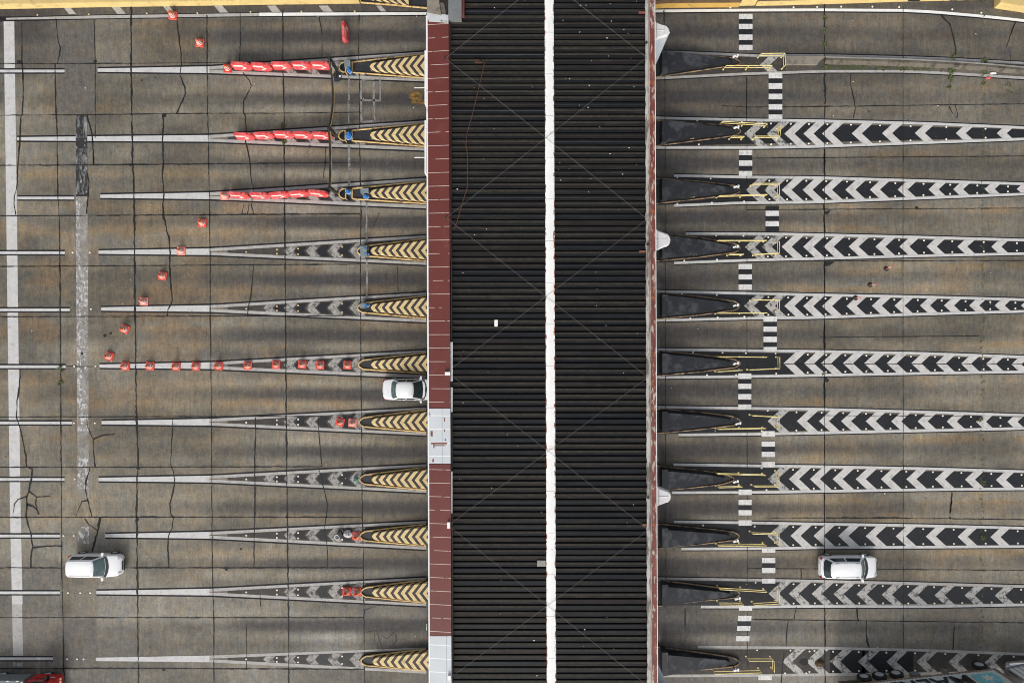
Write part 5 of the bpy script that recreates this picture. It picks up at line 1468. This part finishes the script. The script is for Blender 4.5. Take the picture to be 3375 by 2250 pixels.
for i, (x, y, w, h) in enumerate(((1146, 213, 20, 22), (1203, 630, 26, 16), (1200, 828, 22, 34), (1196, 1008, 18, 14))):
    g = G(x, y, .7)
    tag(MB().box((0, 0, .4), (w / S, h / S, .75), rz=.05).box((0, 0, .79), (w / S * .9, h / S * .9, .03), rz=.05).build("clear_case", GLAZED, loc=(g.x, g.y, .11)), f"grey glassy case beside the blue bundle of the {[TOP[0], TOP[2], TOP[3], TOP[4]][i]}", "case", "glassy cases")

# ---------------------------------------------------------------- litter things on the wedges
g = G(1114, 1766)
T = thing("bucket", "white bucket standing on the wedge left of the ninth island", "bucket", g)
MB().lathe([(.15, 0), (.19, .36), (.175, .36), (.14, .05)], 20, cap=True).build("bucket_body", WHITEP, T, smooth=40)
MB().tube([(.19 * math.cos(q), .19 * math.sin(q), .36) for q in [2 * math.pi * j / 20 for j in range(20)]], .018, 6, closed=True).build("rim", WHITEP, T)
MB().lathe([(.12, .2), (.05, .22)], 12).build("contents", GLAZED, T)
g = G(1124, 1756)
tag(MB().box((0, 0, .18), (.26, .34, .36), rz=.3).box((0, .12, .3), (.3, .08, .2), rz=.8).build("black_box", PLASTIC, loc=g), "small black box behind the white bucket", "box")
def crumple(name, x, y, w, h, z, m, label, cat):
    g = G(x, y); rr = random.Random(int(x))
    loops = []
    n = 14
    for k in range(5):
        t = k / 4
        s = (1, 1.05, .95, .7, .3)[k]
        loops.append([Vector((w / S / 2 * s * math.cos(q) * rr.uniform(.65, 1.2), h / S / 2 * s * math.sin(q) * rr.uniform(.65, 1.2), z * t * rr.uniform(.85, 1.1) + .012)) for q in [2 * math.pi * j / n for j in range(n)]])
    return tag(MB().loft(loops).build(name, m, loc=g), label, cat)
crumple("plastic_bag", 1147, 1757, 26, 26, .4, BAG, "crumpled translucent plastic bag beside an orange cone on the ninth wedge", "plastic bag")
crumple("plastic_wrap", 1173, 1580, 15, 24, .35, TEAL, "crumpled teal plastic at the nose of the eighth island", "plastic wrap")
crumple("plastic_scrap", 3272, 242, 20, 8, .1, SCRAP, "red and white scrap on the white line by the median", "scrap")
crumple("plastic_scrap", 3257, 258, 16, 8, .1, BARR, "red scrap just under the white line by the median", "scrap")
crumple("stained_sack", 2700, 2185, 26, 24, .22, M("brown_sack", (0.085, 0.055, 0.03), .3, 6, .9), "brown lump on the lowest hatched marking", "sack")

# flexible delineator posts on the exit side
for (x, y), (xt, yt), lab in (((2920, 886), (2942, 876), "orange flexible post in the lane below the fourth hatched marking"), ((2867, 939), (2889, 936), "orange flexible post standing lower in the same lane"), ((2819, 982), (2837, 980), "orange flexible post on the upper line of the fifth hatched marking")):
    g = G(x, y); h = 1.0
    t = G(xt, yt, h)
    T = thing("delineator_post", lab, "delineator", g, 0, "orange flexible posts")
    d = t - g
    MB().lathe([(.20, 0.012), (.20, .03), (.12, .07), (.06, .09)], 20).build("rubber_base", PLASTIC, T, smooth=40)
    MB().tube([Vector((0, 0, .05)), d * .5, d], .045, 10).build("post_tube", BARR, T, smooth=50)
    for a, b in ((.45, .58), (.70, .83)):
        MB().tube([d * a, d * b], .052, 10).build("reflective_band", REFL, T)

# ---------------------------------------------------------------- cars
def wheel(T, x, y, r, w, rim=ALLOY, s=None):
    s = s or (1 if y > 0 else -1)
    t = MB().lathe([(r * .62, -w / 2), (r * .93, -w / 2), (r, -w * .35), (r, w * .35), (r * .93, w / 2), (r * .62, w / 2)], 24, (0, 0, 0), 0, True, 'Y').build("wheel", RUBBER, T, smooth=40)
    t.location = (x, y, r)
    MB().lathe([(r * .60, -s * .0 + s * w * .50), (r * .60, s * (w * .5 + .012)), (r * .2, s * (w * .5 + .02))], 16, (0, 0, 0), 0, True, 'Y').build("rim", rim, t, smooth=40)

def make_car(label, loc, L, Wd, H, paint, hood, rear, belt, wsx, rwx, roof_f, roof_r, hatch, glass_f, glass_r, extras=None, rz=0.0):
    """car pointing +x. hood: hood height, belt: belt line, wsx/rwx: where windscreen and rear window meet the body,
    roof_f/roof_r: front and rear ends of the roof"""
    T = thing("parked_car" if extras == "parked" else "car", label, "car", loc, rz)
    hl, hw = L / 2, Wd / 2
    st = [(-hl, .30, .62, .52), (-hl + .06, .82, rear - .12, .30), (-hl + .20, .91, rear - .03, .24), (-hl + .55, .98, rear, .22), (-.9, 1.0, belt, .2), (0, 1.0, belt, .2), (.7, 1.0, belt - .01, .2),
          (wsx, .995, hood + .03, .22), (hl - .75, .97, hood - .03, .22), (hl - .40, .945, hood - .09, .23), (hl - .18, .84, hood - .19, .26), (hl - .05, .68, hood - .30, .32), (hl, .52, .52, .44)]
    st[0] = (-hl, .74, rear - .30, .42)
    loops = []
    for x, wf, zt, zb in st:
        w = hw * wf
        half = [(w * .90, zb), (w, zb + .12), (w * 1.0, zb + (zt - zb) * .60), (w * .985, zt - .09), (w * .94, zt - .025), (w * .80, zt), (w * .4, zt + .015)]
        l = [(x, a, z) for a, z in half] + [(x, -a, z) for a, z in reversed(half)]
        loops.append([Vector(p) for p in l])
    MB().loft(loops).build("car_body", paint, T, smooth=38)
    # cabin
    rw = hw * .76; bw = hw * .955
    zb = belt - .03
    def ring(x0, x1, w, z, bow):
        # plan outline of the greenhouse at height z (rounded front and back)
        return [Vector((x0 + bow * .5 + .12, -w * .96, z)), Vector((x0 + .02, -w * .66, z)), Vector((x0 - bow * .15, 0, z)), Vector((x0 + .02, w * .66, z)), Vector((x0 + bow * .5 + .12, w * .96, z)),
                Vector((lerp(x0, x1, .5), w, z)), Vector((x1 - bow, w * .97, z)), Vector((x1 - bow * .25, w * .55, z)), Vector((x1, 0, z)), Vector((x1 - bow * .25, -w * .55, z)), Vector((x1 - bow, -w * .97, z)), Vector((lerp(x0, x1, .5), -w, z))]
    B = ring(rwx, wsx, bw, zb, .16); Tp = ring(roof_r, roof_f, rw, H - .05, .09); C = ring(roof_r + .07, roof_f - .09, rw * .90, H, .08)
    MB().loft([B, Tp, C], 0, False, True).build("roof", paint, T, smooth=45)
    def pane(name, idx, m, a=.08, b=.92, e=.03):
        lo = [B[i].copy() for i in idx]; hi = [Tp[i].copy() for i in idx]
        n = len(idx)
        q0 = [lo[i].lerp(hi[i], a) for i in range(n)]; q1 = [lo[i].lerp(hi[i], b) for i in range(n)]
        # pull the ends in so that painted pillars remain
        for q in (q0, q1):
            q[0] = q[0].lerp(q[1], e / max(.01, (q[1] - q[0]).length)); q[-1] = q[-1].lerp(q[-2], e / max(.01, (q[-1] - q[-2]).length))
        nrm = (q0[-1] - q0[0]).cross(q1[0] - q0[0]).normalized()
        cen = Vector((0, 0, .8))
        if nrm.dot(q0[0] - cen) < 0: nrm = -nrm
        q0 = [p + nrm * .012 for p in q0]; q1 = [p + nrm * .012 for p in q1]
        MB().loft([q0, q1], 0, False, False, closed=False).build(name, m, T, smooth=40)
    pane("windscreen", [10, 9, 8, 7, 6], glass_f, .03, .97, .05)
    pane("rear_window", [4, 3, 2, 1, 0], glass_r, .12 if hatch else .05, .92, .06)
    for s in (0, 1):
        f, m_, r_ = (6, 5, 4) if s == 0 else (10, 11, 0)
        for (i0, i1), (e0, e1) in (((f, m_), (.10, .04)), ((m_, r_), (.04, .12))):
            lo0, lo1, hi0, hi1 = B[i0], B[i1], Tp[i0], Tp[i1]
            c = []
            for t, v in ((e0, .12), (1 - e1, .12), (1 - e1, .88), (e0, .88)):
                c.append(lo0.lerp(lo1, t).lerp(hi0.lerp(hi1, t), v))
            n = (c[1] - c[0]).cross(c[3] - c[0]).normalized()
            if n.y * (1 if s == 0 else -1) < 0: n = -n
            MB().add([p + n * .012 for p in c], [(0, 1, 2, 3)]).build("side_window", GLASS, T)
    # cowl under the windscreen
    MB().loft([[B[i] + Vector((.015, 0, .034)) for i in (10, 9, 8, 7, 6)], [B[i] + Vector((.25 - abs(k - 2) * .025, 0, .024)) for k, i in enumerate((10, 9, 8, 7, 6))]], 0, False, False, closed=False).build("wiper_cowl", PLASTIC, T)
    for s in (-1, 1):
        MB().box((wsx - .22, s * (hw + .10), belt + .02), (.15, .24, .14), rz=-s * .25).build("side_mirror", paint, T)
        mb = MB().loft([[Vector((hl - .30, s * hw * .88, hood - .16)), Vector((hl - .12, s * hw * .70, hood - .25)), Vector((hl - .05, s * hw * .58, hood - .30)), Vector((hl - .26, s * hw * .62, hood - .10))],
                        [Vector((hl - .28, s * hw * .90, hood - .10)), Vector((hl - .10, s * hw * .74, hood - .19)), Vector((hl - .03, s * hw * .60, hood - .24)), Vector((hl - .24, s * hw * .62, hood - .055))]])
        mb.build("headlight", LAMP, T)
        MB().box((-hl + .12, s * hw * .80, rear - .17), (.18, .22, .13), rz=s * .35).build("tail_light", TAIL, T)
        for x in (hl - .82, -hl + .78):
            wheel(T, x, s * (hw - .085), .315, .20)
    MB().box((hl - .035, 0, hood - .33), (.07, hw * .8, .12)).build("grille", PLASTIC, T)
    MB().box((-hl - .005, 0, .62), (.03, .5, .13)).build("number_plate", WHITEP, T)
    for x in (.35, -.55):
        for s in (-1, 1):
            MB().box((x, s * (hw + .005), belt - .16), (.16, .03, .03)).build("door_handle", paint, T)
    return T, rw

T, rw = make_car("white hatchback SUV driving right near the lower left corner", G(335, 1852), 4.12, 1.72, 1.60, CARW, 1.0, 1.02, 1.05, .92, -1.97, .28, -1.84, True, GLASSL, GLASS)
for s in (-1, 1):
    MB().tube([(-1.6, s * rw * .86, 1.635), (.1, s * rw * .86, 1.635)], .018, 6).build("roof_rail", CARS, T)
T, rw = make_car("white saloon car driving in under the canopy fascia", G(1359, 1281), 4.35, 1.64, 1.44, CARS, .90, .98, .93, 1.02, -1.55, .28, -1.02, False, GLASS, GLASSL)
T, rw = make_car("pearl white estate car driving right in the ninth exit lane", G(2782, 1858), 4.5, 1.70, 1.55, CARS, .93, .98, .98, 1.15, -2.10, .62, -1.68, True, GLASSL, GLASS)
for s in (-1, 1):
    for x in (-1.25, .30):
        MB().box((x, s * rw * .84, 1.565), (.28, .035, .04)).build("roof_rack_foot", PLASTIC, T)
    MB().tube([(-1.3, s * rw * .84, 1.585), (.4, s * rw * .84, 1.585)], .014, 6).build("roof_rail", CARW, T)
make_car("dark green car hidden under the canopy, its tail just showing at left", G(1500, 2054), 4.3, 1.72, 1.45, CARG, .92, .98, .95, .98, -1.6, .28, -1.02, False, GLASS, GLASS)

# red lorry at the lower left corner
g = G(118, 2254)
T = thing("cargo_truck", "red cab truck with a grey covered bed in the lower left corner", "truck", g)
hw = 1.05
def rbox(x0, x1, w, z0, z1, ch=.12, taper=.06):
    o = [(x0, -w + ch), (x0 + ch, -w), (x1 - ch, -w), (x1, -w + ch), (x1, w - ch), (x1 - ch, w), (x0 + ch, w), (x0, w - ch)]
    t = [(x * 1 if x < (x0 + x1) / 2 else x - taper, y * .95) for x, y in o]
    return MB().loft([[(x, y, z0) for x, y in o], [(x, y, lerp(z0, z1, .6)) for x, y in o], [(x, y, z1 - .06) for x, y in t], [(lerp(x, (x0 + x1) / 2, .06), y * .92, z1) for x, y in t]])
rbox(.25, 2.42, hw, .45, 1.95, .16, .25).build("truck_cab", CARR, T, smooth=40)
MB().box((2.36, 0, .62), (.18, 1.9, .34)).build("bumper", CARR, T)
MB().add([(2.36, -.85, 1.15), (2.36, .85, 1.15), (2.20, .80, 1.82), (2.20, -.80, 1.82)], [(0, 1, 2, 3)]).build("windscreen", GLASS, T)
for s in (-1, 1):
    MB().add([(.75, s * (hw + .006), 1.15), (1.95, s * (hw + .006), 1.15), (1.75, s * (hw * .965), 1.80), (.85, s * (hw * .965), 1.80)], [(0, 1, 2, 3)]).build("side_window", GLASS, T)
    MB().box((1.85, s * (hw + .16), 1.45), (.16, .28, .36), rz=-s * .3).build("side_mirror", PLASTIC, T)
    for q in (0, 1):
        MB().lathe([(.09, 0), (.09, .03), (.05, .05)], 14, (0, 0, 0), 0, True).build("headlight", M("lamp_cream", (.80, .70, .45), .05, 5, .2), T).location = (2.46, s * (.62 + q * .22), .80)
    MB().box((2.0, s * hw * .9, 1.0), (.35, .25, .10)).build("step_plate", LAMP, T)
    wheel(T, 1.2, s * (hw - .17), .42, .26); wheel(T, -2.3, s * (hw - .17), .42, .26)
MB().box((-2.1, 0, 1.0), (4.3, 2.14, .9)).build("cargo_bed", M("bed_grey", (.17, .19, .195), .12, 1.2, .6), T)
MB().box((-2.1, 0, 1.47), (4.22, 2.04, .04)).build("bed_cover", M("cover_grey", (.145, .165, .175), .15, 1.5, .7), T)
for x in (-1.9, -1.1, -.35):
    MB().box((x, 1.0, 1.50), (.16, .06, .03)).build("marker_light", WHITEP, T)
MB().tube([(-.4, .75, 1.52), (.15, 1.0, 1.60)], .02, 6).build("strap", WHITEP, T)

# container lorry at the lower right corner
P0, P1 = G(2840, 2248, 1.25), G(3281, 2201, 1.25)
d = (P1 - P0).normalized(); ang = math.atan2(d.y, d.x)
c = P1.copy(); c.z = 0
def loc2(x, y, z=0):   # lorry coordinates: x forward along the lorry from the container's front, y to the left (towards the camera)
    return Vector((x, y, z))
T = thing("container_truck", "articulated truck with white cab hauling a grey container at the lower right", "truck", c, ang)
off_y = -1.22
MB().box((-5.0, off_y, 1.02), (13.6, .9, .3)).build("trailer_chassis", PLASTIC, T)
MB().box((3.2, off_y, .95), (7.6, .85, .28)).build("tractor_chassis", PLASTIC, T)
def tw(x, y, r=.52, w=.30):
    wheel(T, x, off_y + y, r, w, M("dusty_hub", (.42, .44, .45), .2, 4, .5), 1 if y > 0 else -1)
for x in (-9.75, -8.55, -7.25):
    for y in (1.17, -1.17): tw(x, y)
for x in (-.75,):
    for y in (1.12, -1.12): tw(x, y)
for y in (1.1, -1.1): tw(5.6, y)
MB().box((-10.9, off_y + .95, .75), (2.0, .5, .12)).build("mud_guard", CONCD, T)
MB().box((-5.9, off_y + 1.05, .70), (.6, .35, .5)).build("toolbox", STEEL, T)
MB().box((-3.6, off_y + 1.05, .72), (.25, .3, .6)).build("landing_leg", STEEL, T)
for s in (1, -1):
    k = MB().lathe([(.02, -.75), (.30, -.74), (.33, -.70), (.33, .70), (.30, .74), (.02, .75)], 24, (0, 0, 0), 0, True, 'Y')
    o = k.build("fuel_tank", CHROME, T, smooth=40); o.rotation_euler = (0, 0, R(90)); o.location = (2.0, off_y + s * 1.05, .85)
    MB().box((1.7, off_y + s * 1.3, 1.35), (1.8, .10, .06), rz=.1).build("side_rail", STEEL, T)
cab = MB()
def cs(x, w, zt, zb=.9):
    return [(x, off_y - w, zb), (x, off_y - w, zt - .25), (x, off_y - w * .85, zt), (x, off_y + w * .85, zt), (x, off_y + w, zt - .25), (x, off_y + w, zb)]
cab.loft([cs(1.0, 1.12, 3.0), cs(1.2, 1.18, 3.15), cs(3.0, 1.18, 3.1), cs(3.5, 1.15, 2.6), cs(3.9, 1.08, 1.95), cs(6.0, .88, 1.75), cs(6.4, .75, 1.5)])
cab.build("truck_cab", CARS, T, smooth=30)
MB().box((.80, off_y, 2.0), (.06, 1.9, 2.0)).build("cab_back_panel", STEEL, T)
for k in range(4):
    MB().box((1.2 + k * .45, off_y + 1.2, 2.0), (.05, .05, 1.4)).build("cab_rib", CHROME, T)
MB().add([(3.52, off_y - .95, 2.62), (3.88, off_y - .95, 2.02), (3.88, off_y + .95, 2.02), (3.52, off_y + .95, 2.62)], [(0, 1, 2, 3)]).build("windscreen", GLASS, T)
MB().lathe([(.09, 1.0), (.09, 3.4)], 12, (.95, off_y + 1.0, 0)).build("exhaust_stack", CHROME, T)
MB().box((.55, off_y + .4, 1.6), (.3, .3, .3)).build("hose_coupling", M("red_hose", (.3, .03, .03), .1, 4, .5), T)

K = thing("shipping_container", "pale grey corrugated shipping container with a star logo and dark lettering", "container", c + Vector((0, 0, 1.22)), ang)
Lc, Hc, Wc = 12.19, 2.6, 2.44
mb = MB()
n = int(Lc / .14)
for side, yy in ((1, 0.0), (-1, -Wc)):
    vs = []
    for k in range(n * 2 + 1):
        x = -Lc + .12 + k * (Lc - .24) / (n * 2)
        dep = (-.036 if (k // 1) % 4 in (1, 2) else 0.0) if x < -2.1 or True else 0
        for z in (.15, Hc - .12):
            vs.append((x, yy + side * dep - side * .02, z))
    fs = [(2 * k, 2 * k + 2, 2 * k + 3, 2 * k + 1) for k in range(n * 2)]
    if side < 0: fs = [tuple(reversed(f)) for f in fs]
    mb.add(vs, fs)
mb.box((-Lc / 2, -Wc / 2, Hc - .05), (Lc - .1, Wc - .1, .06))
mb.box((-.06, -Wc / 2, Hc / 2), (.06, Wc - .2, Hc - .2)); mb.box((-Lc + .06, -Wc / 2, Hc / 2), (.06, Wc - .2, Hc - .2))
mb.build("container_wall", CONTAIN, K)
for y in (-.03, -Wc + .03):
    MB().box((-Lc / 2, y, .08), (Lc, .08, .15)).build("bottom_rail", CONTEDGE, K)
    MB().box((-Lc / 2, y, Hc - .06), (Lc, .08, .12)).build("top_rail", CONTAIN, K)
    for x in (-.06, -Lc + .06):
        MB().box((x, y, Hc / 2), (.13, .09, Hc)).build("corner_post", CONTEDGE, K)
# star logo and lettering on the side that faces the camera
sc = (-1.42, .028, 1.25)
mb = MB()
pts = [(-.78, -.52), (.60, -.62), (.70, -.2), (.66, .55), (-.70, .60)]
mb.add([(sc[0] + x, .018, sc[2] + z) for x, z in [(-.85, -.66), (.75, -.66), (.85, .1), (.72, .72), (-.7, .74), (-.92, .1)]], [(0, 1, 2, 3, 4, 5)])
mb.build("logo_panel", LOGOB, K)
star = []
for k in range(14):
    r = .58 if k % 2 == 0 else .24
    a = math.pi / 2 + k * math.pi / 7
    star.append((sc[0] + r * math.cos(a), .024, sc[2] + r * math.sin(a)))
MB().add(star + [(sc[0], .024, sc[2])], [(k, (k + 1) % 14, 14) for k in range(14)]).build("logo_star", LOGOW, K)
o = text_mesh("lettering", "MAERSK", 2.05, .003, .03, LETTER)
o.rotation_euler = (R(90), 0, R(180)); o.location = (-2.5, .03, .52); o.parent = K
